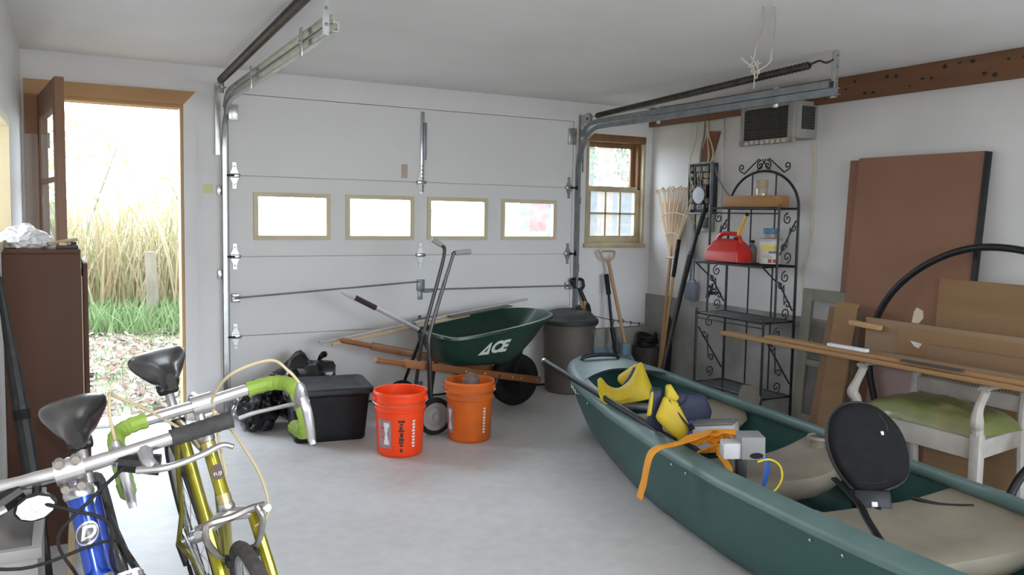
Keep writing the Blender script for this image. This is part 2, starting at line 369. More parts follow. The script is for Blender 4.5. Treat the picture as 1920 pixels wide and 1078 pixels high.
for z in (SEC,2*SEC,3*SEC):
    for x in (.035,1.35,2.635): place(hinge,'hinge',G,(x,0,z))
for x in (.04,1.35,2.63): MB().box((x-.03,-.006,.03),(x+.03,0,.12),.002).build('bottom_bracket',GALVD,G)
MB().box((1.345,-.012,1.53),(1.372,0,2.112),.002).build('strut_bracket',GALV,G)
MB().box((1.362,-.024,1.764),(1.386,-.012,2.035),.002).build('strut_bracket',GALVD,G)
for i in range(6): MB().lathe([(0,0),(.007,0),(.005,.004),(0,.005)],(1.358,-.012,1.57+i*.03),8,Matrix.Rotation(PI/2,4,'X')).build('bolt',GALVD,G)
lk=MB().box((1.325,-.016,.80),(1.385,0,.885),.003).box((1.335,-.010,.735),(1.372,0,.80),.003).build('lock_plate',GALVD,G)
MB().tube(spline([(1.355,-.016,.80),(1.38,-.05,.795),(1.43,-.05,.80),(1.45,-.05,.812)],5),.006,8).build('lock_handle',GALVD,lk)
MB().cyl((.035,-.03,.793),(1.34,-.03,.872),.006,8).build('lock_rod',GALVD,G)
MB().cyl((1.37,-.03,.812),(2.665,-.03,.807),.006,8).build('lock_rod',GALVD,G)
for x,z in ((.035,.793),(2.64,.807)): MB().box((x-.025,-.04,z-.028),(x+.025,0,z-.006),.003).box((x-.025,-.04,z+.006),(x+.025,0,z+.028),.003).box((x-.025,-.012,z-.028),(x+.025,0,z+.028),.003).build('rod_guide',GALV,G)
MB().box((1.200,-.002,1.627),(1.247,0,1.727)).build('tape_patch',mat('tan_tape',(.55,.42,.36),None,.8),G,smooth=0)
MB().box((2.617,-.02,1.947),(2.69,0,2.078),.002).build('top_bracket',GALV,G)
MB().box((.0,-.02,1.96),(.06,0,2.06),.002).build('top_bracket',GALV,G)

# ------------------------------------------------------------------ tracks, springs
CP=[(-.019,-.008),(.019,-.008),(.019,.016),(.014,.016),(.014,-.003),(-.014,-.003),(-.014,.016),(-.019,.016)]
def track(x, side, label):
    t=thing('door_track',(x,-.05,0),label,'door track','overhead door tracks')
    arc=[(x,-.035-.31*(1-math.cos(a)),1.757+.31*math.sin(a)) for a in [PI/2*k/10 for k in range(11)]]
    prof=[(b*1,a*side) for a,b in CP]
    def U(p): return MB().sweep(p,[(-bb*side*1.0,aa) for aa,bb in CP],(1,0,0))
    U([(x,-.035,.01),(x,-.035,1.0),(x,-.035,1.757)]+arc[1:]+[(x,-.6,2.068),(x,-1.5,2.068),(x,-2.56,2.068)]).build('lower_rail',GALV if side>0 else GALVD,t)
    U([(x,-.09,2.02),(x,-.13,2.065),(x,-.20,2.10),(x,-.32,2.112),(x,-1.5,2.112),(x,-2.50,2.112)]).build('upper_rail',GALV if side>0 else GALVD,t)
    for y in (-1.02,-2.1): MB().box((x-side*.022,y-.02,2.03),(x-side*.017,y+.02,2.15),.001).cyl((x-side*.03,y,2.09),(x-side*.01,y,2.09),.006,8).build('joining_plate',GALV,t)
    h=MB().box((x-side*.024-.003,-2.53,2.04),(x-side*.024+.003,-2.49,2.289)).box((x-side*.024-.022,-2.533,2.04),(x-side*.024+.003,-2.527,2.289)); h.build('ceiling_hanger',GALV,t,smooth=0)
    for z in (2.08,2.14,2.2,2.26): MB().lathe([(0,0),(.007,0),(.005,.004),(0,.005)],(x-side*.024-.008,-2.534,z),8,Matrix.Rotation(PI/2,4,'X')).build('bolt',GALVD,t)
    a0,a1=(x-.055,x-.02) if side>0 else (x+.02,x+.055)
    MB().box((a0,-.006,1.73),(a1,0,2.19)).box((a0 if side>0 else a1-.004,-.03,1.73),(a0+.004 if side>0 else a1,-.006,2.19)).build('flag_bracket',GALV,t,smooth=0)
    for z in (.12,.95,1.5): MB().box((x-side*.045,-.02,z-.03),(x-side*.02,0,z+.03),.002).cyl((x-side*.03,-.024,z),(x-side*.03,-.018,z),.008,8).build('jamb_bracket',GALV,t)
    m=MB(); m.lathe([(.012,-.012),(.040,-.012),(.046,-.010),(.036,-.004),(.036,.004),(.046,.010),(.040,.012),(.012,.012)],(x-side*.03,-.12,2.15),18,Matrix.Rotation(PI/2,4,'Y')); m.cyl((x-side*.055,-.12,2.15),(x,-.12,2.15),.007,8); m.build('cable_pulley',GALV,t)
    for z in (.5335,1.067,1.6005): m=MB(); m.cyl((x,-.032,z),(x+side*.06,-.032,z),.006,8); m.lathe([(0,-.008),(.018,-.008),(.018,.008),(0,.008)],(x,-.032,z),12,Matrix.Rotation(PI/2,4,'Y')); m.build('roller',BLACKRUB,t)
track(-.03,1,'bright galvanized overhead door track beside the entry door')
track(2.70,-1,'grey galvanized overhead door track beside the small window')
def spring(x, p0, p1, label):
    t=thing('extension_spring',(x,p1[1],p1[2]),label,'spring','extension springs')
    n=150; P0,P1=V(p0),V(p1); a=P0.lerp(P1,.05); b=P0.lerp(P1,.93)
    MB().tube([a.lerp(b,i/n) for i in range(n+1)],[.024 if i%2 else .0195 for i in range(n+1)],10).build('coil',DARKSTEEL,t,smooth=80)
    MB().tube([a,P0],.004,6).build('lift_cable',GALVD,t)
    MB().tube(spline([b,b.lerp(P1,.4)+V(0,0,.012),b.lerp(P1,.7)-V(0,0,.008),P1],6),.006,6).build('hook',DARKSTEEL,t)
spring(-.06,(-.085,-.13,2.17),(-.055,-2.50,2.262),'dark extension spring above the track by the entry door')
spring(2.74,(2.745,-.10,2.16),(2.724,-2.50,2.245),'dark extension spring above the track by the small window')

m=MB().box((-.04,.06,0),(.03,.10,2.16)).box((2.64,.06,0),(2.71,.10,2.16)).box((.03,.06,2.10),(2.64,.10,2.16))
m.build('light_gap_stop',WHITE_WALL,G,smooth=0)  # strips added behind the door to block light leaking through its gaps
# ------------------------------------------------------------------ small things on the back wall
tag(MB().box((-.163,-.0016,1.482),(-.097,-.0001,1.538)).build('sticky_note',mat('pale_yellow_paper',(.72,.70,.38),None,.9),smooth=0),'pale yellow paper square stuck on wall beside the door track','note')
# ------------------------------------------------------------------ outdoors
GR=mat('lawn_soil',(.10,.105,.05),(.15,.12,.10),.95,scale=2.5,bump=.4,bscale=14,detail=8)
g=MB(); rg=random.Random(5)
N=40
def gz(x,y): return -.14+max(0,y-2.2)*.045+.03*math.sin(x*2.1+y)+ (.02*math.sin(y*3.3-x))
rows=[]
for i in range(N+1):
    y=.19+ (i/N)**1.6*40
    rows.append([(x,y,gz(x,y)) for x in [-14+j*1.0 for j in range(41)]])
g.grid(rows); g=g.build('ground_behind',GR,org=(0,0,0)); tag(g,'leaf strewn lawn outside the open entry door','ground',kind='structure')
tag(MB().box((-40,-60,-.30),(40,.19,-.16)).build('ground_front',GR,org=(0,0,0),smooth=0),'bare lawn around the garage','ground',kind='structure')
def blades(name,n,xr,yr,hr,wd,bend,mt,label,cat,seed):
    r=random.Random(seed); m=MB(); vs=[];fs=[]
    for i in range(n):
        x=r.uniform(*xr); y=r.uniform(*yr); z=gz(x,y)-.01; h=r.uniform(*hr); a=r.uniform(0,PI); wx,wy=math.cos(a)*wd/2,math.sin(a)*wd/2
        bx,by=r.gauss(0,bend)*h,r.gauss(0,bend)*h; k=len(vs)
        vs+= [(x-wx,y-wy,z),(x+wx,y+wy,z),(x+bx*.4-wx*.8,y+by*.4-wy*.8,z+h*.55),(x+bx*.4+wx*.8,y+by*.4+wy*.8,z+h*.55),(x+bx,y+by,z+h)]
        fs+= [(k,k+1,k+3,k+2),(k+2,k+3,k+4)]
    m.add(vs,fs); o=m.build(name,mt,org=(0,0,0),smooth=0); tag(o,label,cat,kind='stuff')
GRASS=leafmat('grass_blade',[(.075,.125,.05),(.11,.165,.07),(.15,.19,.10)],.35)
STRAW=leafmat('dry_reed',[(.16,.115,.065),(.27,.215,.13),(.13,.14,.06),(.33,.28,.20)],.4)
LITTER=leafmat('fallen_leaf',[(.17,.105,.09),(.25,.185,.175),(.12,.07,.055),(.30,.24,.23)],.2)
LEAF=leafmat('bush_leaf',[(.30,.45,.10),(.45,.55,.16),(.60,.62,.25),(.22,.36,.08)],.55)
blades('lawn_grass',5000,(-1.6,2.4),(.25,4.6),(.03,.09),.010,.45,GRASS,'short green grass on the lawn outside the entry door','grass',1)
blades('green_weeds',2600,(-1.8,2.6),(4.2,5.6),(.15,.42),.022,.35,GRASS,'knee high green weeds at the foot of the reeds','weeds',2)
blades('dry_reeds',2600,(-2.2,3.4),(5.3,7.6),(.7,1.75),.022,.22,STRAW,'tall dry yellow reeds beyond the lawn','reeds',4)
def leaves(name,n,fn,size,mt,label,cat,seed,kind='stuff',parent=None):
    r=random.Random(seed); vs=[];fs=[]
    for i in range(n):
        p,flat=fn(r); s=r.uniform(*size); M=Matrix.Translation(p)@Euler((r.gauss(0,flat),r.gauss(0,flat),r.uniform(0,6.28))).to_matrix().to_4x4(); k=len(vs)
        vs+=[M@Vector(q) for q in [(-s,0,0),(-.3*s,-.5*s,.1*s),(.5*s,-.4*s,.05*s),(s,0,.1*s),(.5*s,.4*s,0),(-.3*s,.5*s,.1*s)]]; fs.append(tuple(range(k,k+6)))
    o=MB().add(vs,fs).build(name,mt,parent,org=(0,0,0) if parent is None else None,smooth=0)
    return tag(o,label,cat,kind=kind)
def fl(r):
    x=r.uniform(-1.6,2.4); y=r.uniform(.3,4.8); return Vector((x,y,gz(x,y)+.02+.02*r.random())),.35
leaves('fallen_leaves',4200,fl,(.02,.05),LITTER,'brown fallen leaves scattered over the lawn','leaves',8)
BARK=mat('grey_bark',(.075,.065,.045),(.12,.105,.075),.9,scale=8,stretch=(1,1,.3),bump=.5)
def post(name,x,y,h,r,label,cat):
    m=MB(); z=gz(x,y); m.tube([(x,y,z-.1),(x+.01,y,z+h*.5),(x-.01,y,z+h)],[r*1.1,r,r*.95],10); return tag(m.build(name,BARK),label,cat)
post('weathered_post',-.06,5.15,.90,.07,'weathered grey post standing among the dry reeds','post')
def bush(x,y,h,w,n,label,seed,mt=LEAF,name='leafy_bush'):
    t=thing(name,(x,y,gz(x,y)),label,'bush','bushes beyond the reeds'); r0=random.Random(seed); z0=gz(x,y)
    for k in range(4):
        a=r0.uniform(0,6.28); MB().tube(spline([(x,y,z0-.05),(x+.15*w*math.cos(a),y+.15*w*math.sin(a),z0+h*.4),(x+.35*w*math.cos(a),y+.35*w*math.sin(a),z0+h*.85)],4),[.03*(1-i/10) for i in range(9)],6).build('stem',BARK,t)
    def fn(r):
        a=r.uniform(0,6.28); q=r.random()**.5; u=r.random(); rad=w*.5*q*math.sin(PI*(.12+.8*u))**.5
        return Vector((x+rad*math.cos(a),y+rad*math.sin(a),z0+h*(.1+.9*u))),1.0
    leaves('foliage',n,fn,(.03,.075),mt,None,None,seed+50,kind=None,parent=t)
bush(-.9,9.0,2.6,2.2,900,'pale sunlit bush behind the reeds at left of the doorway view',11)
bush(1.1,8.6,2.3,2.0,900,'pale sunlit bush behind the weathered post',12)
bush(2.9,10.5,3.0,2.6,900,'taller pale bush farthest right beyond the reeds',13)
bush(3.2,5.2,.9,1.2,420,'low green bush beside the reeds',14)

# porch post and neighbour's wall seen through the small window
m=MB().box((4.72,2.5,-.2),(4.86,2.64,3.2),.01); tag(m.build('porch_post',mat('shade_darkened_timber',(.075,.055,.042),(.06,.045,.035),.8,scale=4,stretch=(1,1,.2))),'tan timber porch post outside the small window','post')  # timber colour darkened to stand in for shade under a porch roof
s=thing('shed',(9.1,10.7,-.1),'blue grey shed outside beyond the small window','shed')
SHED=mat('blue_grey_siding',(.035,.042,.055),(.03,.036,.047),.8,scale=5)
for k in range(9): MB().box((8.5,10.0,-.1+k*.36),(9.66,11.4,-.1+k*.36+.35),.01).build('siding_board',SHED,s)
MB().prism([(8.4,3.14),(9.76,3.14),(9.08,3.8)],frame((0,9.9,0),(1,0,0),(0,0,1)),-1.5).build('roof',mat('dark_shingle',(.12,.12,.13),None,.9),s,smooth=0)

DKL=leafmat('dark_tree_leaf',[(.04,.07,.03),(.07,.10,.04),(.05,.08,.05)],.3)
bush(9.3,8.4,3.6,1.9,1500,'dark tree seen high through the small window',15,DKL,'dark_tree')
# parked car seen through the right-hand door window
c=thing('parked_car',(6.3,7.3,gz(6.3,7.3)),'dark grey parked car with red tail lights outside the garage door','car')
CARP=mat('dark_grey_car_paint',(.03,.033,.04),(.036,.04,.046),.35,.3,scale=3,coat=.5)
RED=mat('red_tail_lens',(.14,.005,.004),(.11,.004,.003),.3,scale=10)
z0=gz(6.3,7.3)
prof=[(-2.1,.35),(2.1,.35),(2.15,1.0),(1.2,1.12),(.55,1.68),(-1.75,1.72),(-2.06,1.15),(-2.12,.85)]
fb=frame((6.5,7.22,z0),(.85,-.53,0),(0,0,1))
MB().prism(prof,fb@Matrix.Translation((2.1,0,-.85)),1.7).build('body',CARP,c,smooth=20)
for zz in (-.866,.850):
    MB().prism([(-1.45,1.16),(.95,1.16),(.42,1.60),(-1.40,1.62)],fb@Matrix.Translation((2.1,0,zz)),.016).build('side_window',mat('dark_glass',(.03,.04,.05),None,.08),c,smooth=0)
for zz in (-.80,.56): MB().box((-2.16,1.0,zz-.04),(-1.86,1.52,zz+.32),.03,fb@Matrix.Translation((2.1,0,0))).build('tail_light',RED,c)
MB().box((-2.05,1.16,-.45),(-1.86,1.6,.45),.02,fb@Matrix.Translation((2.08,0,0))).build('rear_window',MATS['dark_glass'],c)
MB().box((-2.2,.34,-.8),(-2.05,.56,.8),.04,fb@Matrix.Translation((2.1,0,0))).build('bumper',BLACKPL,c)
for xx in (-1.35,1.35):
    for zz in (-.87,.68): MB().lathe([(0,0),(.31,0),(.33,.03),(.33,.16),(.31,.19),(0,.19)],n=20,M=fb@Matrix.Translation((2.1+xx,.33,zz))).build('wheel',BLACKRUB,c)
# ------------------------------------------------------------------ helper shapes
def rrect(hx, hy, r, k=5):
    out=[]
    for cx,cy,a0 in ((hx-r,hy-r,0),(-hx+r,hy-r,PI/2),(-hx+r,-hy+r,PI),(hx-r,-hy+r,1.5*PI)):
        for i in range(k+1): a=a0+PI/2*i/k; out.append((cx+r*math.cos(a),cy+r*math.sin(a)))
    return out
def loft(mb, loops, M=None, cap0=True, cap1=True):
    n=len(loops[0]); rows=[[(M@V(p)) if M else V(p) for p in lp] for lp in loops]; k=len(mb.v)
    mb.grid(rows,False,True)
    if cap0: mb.f.append(tuple(k+i for i in reversed(range(n))))
    if cap1: mb.f.append(tuple(k+(len(loops)-1)*n+i for i in range(n)))
    return mb
from mathutils.bvhtree import BVHTree
from mathutils import noise as mnoise
def bolt_mesh(name, r, mt, h=None):
    b=MB().lathe([(0,0),(r,0),(r*.9,h or r*.5),(r*.5,(h or r*.5)*1.4),(0,(h or r*.5)*1.5)],n=8).mesh(name); b.materials.append(mt); return b
def blob(c, s, seed, amp, freq, sub=4, flat=None):
    bm=bmesh.new(); bmesh.ops.create_icosphere(bm,subdivisions=sub,radius=1)
    for v in bm.verts:
        d=v.co.normalized(); q=d*freq+V(seed*3.1,seed*1.7,seed*.9)
        k=1+amp*mnoise.noise(q)+amp*.55*(1-2*abs(mnoise.noise(q*2.3)))+amp*.25*(1-2*abs(mnoise.noise(q*5)))
        p=V(d.x*s[0]*k,d.y*s[1]*k,d.z*s[2]*k)+V(c)
        if flat is not None and p.z<flat: p.z=flat
        v.co=p
    bm.verts.index_update(); m=MB(); m.add([v.co.copy() for v in bm.verts],[tuple(v.index for v in f.verts) for f in bm.faces]); bm.free(); return m

# ------------------------------------------------------------------ storage tote
TM=Matrix.Translation((.45,-.72,0))@rotz(-.13)
t=thing('storage_tote',(.45,-.72,0),'black plastic storage tote with lid beside the orange buckets','tote')
lo=[]
for z,hx,hy in [(0,.205,.165),(.012,.212,.172),(.05,.215,.175),(.275,.235,.193),(.285,.246,.204),(.30,.246,.204)]: lo.append([(x,y,z) for x,y in rrect(hx,hy,.045)])
loft(MB(),lo,TM).build('body',BLACKPL,t)
LIDM=mat('dusty_black_plastic',(.022,.024,.03),(.04,.042,.048),.5,scale=8,bump=.05,spec=.35)
lo=[]
for z,hx,hy,r in [(.288,.252,.21,.05),(.296,.258,.216,.05),(.318,.258,.216,.05),(.326,.25,.208,.05),(.326,.21,.17,.04),(.318,.20,.16,.04),(.318,.17,.13,.03),(.322,.165,.125,.03)]: lo.append([(x,y,z) for x,y in rrect(hx,hy,r)])
loft(MB(),lo,TM).build('lid',LIDM,t)
for sx in (-1,1): MB().box((sx*.24-.02,-.06,.25),(sx*.24+.02,.06,.29),.012,TM).build('handle',BLACKPL,t)

# ------------------------------------------------------------------ rubbish bags
BAG=mat('black_bin_bag',(.006,.006,.007),(.012,.012,.014),.22,scale=10,bump=.5,bscale=9,coat=.2)
def bag(c,s,seed,label):
    t=thing('rubbish_bag',(c[0],c[1],0),label,'bag','black rubbish bags')
    blob(c,s,seed,.28,1.9,4,.003).build('sack',BAG,t,smooth=25)
    kx=c[0]+s[0]*.35; kz=c[2]+s[2]*.92
    MB().tube(spline([(kx,c[1],kz-.05),(kx+.02,c[1],kz+.01),(kx+.045,c[1]-.01,kz+.05),(kx+.07,c[1],kz+.045)],4),[.035,.03,.02,.014,.012,.014,.018,.02,.022,.024,.024,.02,.012],7).build('knot',BAG,t)
bag((.44,-.24,.19),(.20,.17,.19),2,'black rubbish bag rising behind the black storage tote')
bag((.09,-.40,.13),(.12,.14,.15),5,'smaller black rubbish bag at the left end of the tote')

# ------------------------------------------------------------------ buckets
def bucket(c, m1, label, lrot, dirty):
    t=thing('plastic_bucket',(c[0],c[1],0),label,'bucket')
    pr=[(0,.0),(.118,0),(.126,.006),(.130,.02),(.139,.255),(.146,.258),(.1475,.262),(.147,.272),(.143,.275),(.1445,.30),(.1505,.302),(.151,.312),(.146,.315),(.147,.345),(.153,.347),(.154,.362),(.150,.368),(.144,.366),(.143,.345),(.128,.02),(0,.012)]
    MB().lathe(pr,c,40).build('body',m1,t,smooth=40)
    def patch(name,a0,a1,z0,z1,mt,par,off=.0012):
        rows=[]
        for i in range(9):
            a=a0+(a1-a0)*i/8; rows.append([(c[0]+(.130+(z-.02)/.235*.009+off)*math.cos(a),c[1]+(.130+(z-.02)/.235*.009+off)*math.sin(a),z) for z in (z0,(z0+z1)/2,z1)])
        m=MB().grid(rows); return m.build(name,mt,par)
    va=math.atan2(-5.618-c[1],-.927-c[0])      # angle facing the room
    PU=mat('grey_label_film',(.36,.26,.30),(.30,.22,.26),.5,scale=6); WH=mat('white_print',(.85,.82,.80),None,.5); DK=mat('dark_print',(.05,.02,.015),None,.6); RD=mat('red_print',(.70,.10,.05),None,.5)
    lb=patch('label',va+lrot-.34,va+lrot+.34,.055,.215,PU,t)
    for (z0,z1,h0,h1) in [(.075,.10,.05,.30),(.10,.125,.10,.26),(.125,.15,.14,.24),(.15,.175,.10,.27),(.175,.2,.04,.30)]: patch('lettering',va+lrot+.30-h1,va+lrot+.30-h0,z0,z1,WH,lb,.0022)
    for z0,z1 in [(.11,.125),(.14,.15),(.16,.175)]: patch('lettering',va+lrot-.22,va+lrot-.02,z0,z1,RD,lb,.0026)
    if not dirty:
        r=random.Random(4)
        for k,(z0,z1,a0,a1) in enumerate([(.205,.217,-.08,.20),(.19,.200,.0,.12),(.165,.185,-.02,.10),(.152,.163,-.06,.17),(.12,.146,.0,.13),(.10,.116,-.04,.16),(.085,.096,-.05,.15),(.068,.08,0,.13),(.035,.055,.0,.11)]): patch('lettering',va+a0,va+a1,z0,z1,DK,t,.0016)
    for k in range(9): patch('lettering',va+lrot+(1.35 if not dirty else 1.9)-(.12 if k%2 else .10),va+lrot+(1.35 if not dirty else 1.9)+.02,.06+k*.018,.06+k*.018+.012,WH,t,.0018)
    for s_ in (-1,1): a=va+1.35*s_; MB().lathe([(0,0),(.02,0),(.018,.012),(0,.014)],(c[0]+.145*math.cos(a),c[1]+.145*math.sin(a),.325),12,rotz(a)@Matrix.Rotation(PI/2,4,'Y')).build('handle_ear',m1,t)
    pts=[]
    for i in range(25):
        u=PI*i/24; lx=.162*math.cos(u); ly=-.164*math.sin(u)
        w=rotz(va+PI/2-.22)@V(lx,ly*.965+.0,0); dz=.325-.19*math.sin(u)*(0 if True else 1); pts.append((c[0]+w.x,c[1]+w.y,.318-.02*math.sin(u)))
    MB().tube(pts,.0022,5).build('bail_handle',GALV,t)
    return t
OR1=mat('bright_orange_plastic',(.95,.075,.014),(.92,.065,.012),.4,scale=4,spec=.3)
OR2=mat('dusty_orange_plastic',(.72,.15,.015),(.58,.12,.02),.5,scale=7,spec=.3)
bucket((.727,-1.26,0),OR1,'bright orange plastic bucket in front of the hand truck, clean and empty',-.72,False)
bucket((1.215,-1.165,0),OR2,'dusty darker orange bucket holding a lump of dried mortar',-1.15,True)
tag(blob((1.215,-1.165,.30),(.115,.115,.035),3,.15,2.5,3,.25).build('dried_mortar',mat('grey_mortar',(.32,.27,.22),(.24,.20,.17),.95,scale=20,bump=.4)),'grey dried mortar filling the dusty orange bucket','mortar')
tag(blob((1.225,-1.16,.355),(.05,.045,.045),7,.25,2.2,3).build('mortar_lump',mat('brown_lump',(.20,.15,.13),(.15,.11,.10),.95,scale=20,bump=.4)),'brown lump on top of the mortar in the dusty bucket','lump')

# ------------------------------------------------------------------ wheelbarrow
t=thing('wheelbarrow',(1.6,-.55,0),'green wheelbarrow with wooden handles and white lettering by the garage door','wheelbarrow')
TUB=mat('dark_green_poly',(.009,.038,.025),(.013,.048,.032),.38,scale=5,coat=.1)
HAND=mat('varnished_handle_wood',(.31,.12,.038),(.23,.085,.028),.45,scale=5,stretch=(.2,1,1))
rim=spline([(1.19,-.80,.585),(1.28,-.885,.58),(1.56,-.88,.61),(1.86,-.79,.638),(2.08,-.65,.655),(2.165,-.50,.665),(2.14,-.34,.672),(2.02,-.24,.672),(1.75,-.19,.655),(1.35,-.19,.625),(1.21,-.26,.605),(1.165,-.53,.59)],6,True)
bot=spline([(1.29,-.70,.37),(1.34,-.735,.365),(1.50,-.735,.358),(1.66,-.71,.352),(1.76,-.66,.352),(1.79,-.54,.352),(1.77,-.42,.352),(1.67,-.37,.352),(1.50,-.345,.358),(1.34,-.345,.365),(1.29,-.38,.37),(1.28,-.53,.37)],6,True)
loops=[]
cb=V(1.53,-.54,.36)
loops.append([cb+(p-cb)*.55 for p in bot])
for k in range(9):
    u=k/8; b=u**.85
    loops.append([V(p.x+(q.x-p.x)*b,p.y+(q.y-p.y)*b,p.z+(q.z-p.z)*u**1.15) for p,q in zip(bot,rim)])
ce=V(1.65,-.54,0)
def outw(p,d): v=V(p.x-ce.x,p.y-ce.y,0).normalized(); return p+v*d
loops.append([outw(p,.022)+V(0,0,.001) for p in rim]); loops.append([outw(p,.024)-V(0,0,.016) for p in rim]); outer_n=len(loops)
inner=[]
m=MB(); loft(m,loops[:-2]+loops[-2:],None,True,False)
tub_bvh=BVHTree.FromPolygons([tuple(v) for v in m.v],m.f)
# inner skin
lin=[]
for k in range(9):
    u=1-k/8; b=u**.85
    lin.append([outw(V(p.x+(q.x-p.x)*b,p.y+(q.y-p.y)*b,p.z+.006+(q.z-p.z-.004)*u**1.15),-.006) for p,q in zip(bot,rim)])
lin.append([cb+(p-cb)*.5+V(0,0,.008) for p in bot])
m2=MB(); loft(m2,[loops[-2]]+lin,None,False,True); m.add(m2.v,m2.f)
tub=m.build('tub',TUB,t,smooth=50)
# lettering, pressed onto the side of the tub
WHT=mat('white_lettering',(.80,.82,.80),None,.5)
LO=MB(); sx=V(.985,.17,.02).normalized(); up=V(.07,-.30,.95).normalized(); o0=V(1.565,-1.05,.487)
def put(vs,fs,dx):
    P=[]
    for v in vs:
        p=o0+sx*(v.x+dx)+up*v.y
        hit=tub_bvh.ray_cast(p-V(0,.4,0),V(0,1,0))
        P.append(hit[0]+V(0,-.0025 if v.z<=0 else -.004,0) if hit[0] else p)
    LO.add(P,fs)
tri=lambda q:([V(a,b,z) for z in (0,.001) for a,b in q],[tuple(range(len(q))),tuple(range(len(q),2*len(q)))]+[(i,(i+1)%len(q),len(q)+(i+1)%len(q),len(q)+i) for i in range(len(q))])
put(*tri([(-.124,-.046),(-.062,-.046),(-.064,-.024),(-.088,-.024)]),0); put(*tri([(-.124,-.046),(-.100,-.046),(-.052,.022),(-.050,.046)]),0); put(*tri([(-.066,-.046),(-.038,-.046),(-.043,.047),(-.052,.04)]),0)
for ch,dx in (('C',.005),('E',.074)):
    vs,fs=text_mesh(ch,.118,.0005,.22,.006); put(vs,fs,dx)
LO.build('lettering',WHT,tub,smooth=0)
near=((.69,-.935,.485),(2.045,-.60,.185)); far=((.655,-.325,.520),(2.045,-.44,.185))
for p0,p1 in (near,far):
    p0,p1=V(p0),V(p1); a=p0.lerp(p1,.15)
    m=MB(); m.bar(a,p1,.036,.05,bev=.006); m.tube([p0,p0.lerp(a,.04),p0.lerp(a,.92),a],[.013,.018,.018,.021],10); m.build('handle',HAND,t)
for y in (-.73,-.35): MB().tube(spline([(1.36,y,.355),(1.33,y,.30),(1.30,y,.06),(1.31,y,.012),(1.36,y,.008),(1.46,y,.012),(1.52,y,.05),(1.66,y*.9-.05,.28)],5),.012,8).build('leg',BLACKIRON,t)
MB().bar((1.40,-.73,.03),(1.40,-.35,.03),.03,.004).build('leg_brace',BLACKIRON,t)
wh=MB().lathe([(.10,-.03),(.125,-.04),(.155,-.042),(.178,-.035),(.189,-.02),(.190,0),(.189,.02),(.178,.035),(.155,.042),(.125,.04),(.10,.03)],(1.885,-.51,.191),36,Matrix.Rotation(PI/2,4,'X')@Matrix.Rotation(0,4,'Z'))
tr=wh.build('tyre',BLACKRUB,t)
MB().lathe([(0,-.05),(.022,-.05),(.022,-.022),(.06,-.014),(.10,-.028),(.104,-.02),(.104,.02),(.10,.028),(.06,.014),(.022,.022),(.022,.05),(0,.05)],(1.885,-.51,.191),28,Matrix.Rotation(PI/2,4,'X')).build('rim',BLACKPL,tr)
MB().cyl((1.885,-.615,.191),(1.885,-.43,.191),.008,8).build('axle',GALVD,t)
for y,(p0,p1) in ((-.62,near),(-.43,far)): MB().box((1.86,y-.012,.17),(1.92,y+.012,.225),.003).build('axle_bracket',BLACKIRON,t)
for y0 in (-.66,-.42): MB().bar((1.80,y0,.24),(1.90,y0*.5-.255,.42),.025,.006).build('nose_brace',BLACKIRON,t)
bm_=bolt_mesh('bolt',.007,GALV)
for u in (.5,.62,.80,.86,.97):
    for p0,p1,dy in ((near[0],near[1],-.019),(far[0],far[1],-.019)):
        p=V(p0).lerp(V(p1),u); place(bm_,'bolt',t,p+V(0,dy,.0),(PI/2,0,0))
# things lying in the barrow
PW=mat('bare_pine',(.56,.42,.27),(.47,.34,.21),.7,scale=5,stretch=(.15,1,1)); GREYP=mat('grey_plank',(.50,.48,.45),(.40,.38,.36),.8,scale=6,stretch=(.12,1,1))
tag(MB().bar((.53,-.26,.503),(2.13,-.235,.735),.055,.012,bev=.002).build('grey_board',GREYP),'long pale grey board lying across the wheelbarrow rim','board')
tag(MB().bar((.60,-.31,.492),(1.62,-.29,.645),.03,.022,bev=.002).build('wooden_stick',PW),'bare wooden stick under the pale grey board on the barrow','stick')
b=thing('snow_brush',(1.3,-.5,.40),'long snow brush with silver pole and dark grip sticking out of the barrow','brush')
def lp(a,u): return V(a[0]).lerp(V(a[1]),u)
A=((.607,-.5,.869),(1.49,-.53,.405))
MB().tube([lp(A,0),lp(A,.02),lp(A,.10)],[.010,.018,.018],10).build('end_cap',mat('pale_grey_grip',(.60,.58,.60),None,.5),b)
MB().tube([lp(A,.10),lp(A,.26)],.0185,10).build('grip',mat('dark_brown_foam',(.05,.03,.03),None,.9),b)
MB().tube([lp(A,.26),lp(A,.60)],.014,10).build('pole',mat('silver_alloy',(.62,.62,.65),None,.35,.5),b)
MB().tube([lp(A,.60),lp(A,.75)],.018,10).build('joint',BLACKPL,b)
m=MB(); m.tube([lp(A,.75),lp(A,1)],.012,10); m.build('pole',BLACKPL,b)
m=MB(); m.box((1.42,-.60,.385),(1.56,-.44,.415),.006); m.build('brush_head',BLACKPL,b)
tag(MB().bar((1.45,-.33,.64),(1.95,-.30,.70),.09,.006,bev=.002).build('dark_offcut_strip',mat('slat_offcut',(.06,.055,.05),None,.6)),'thin dark strip of wood beside the pale board on the barrow rim','wood strip')

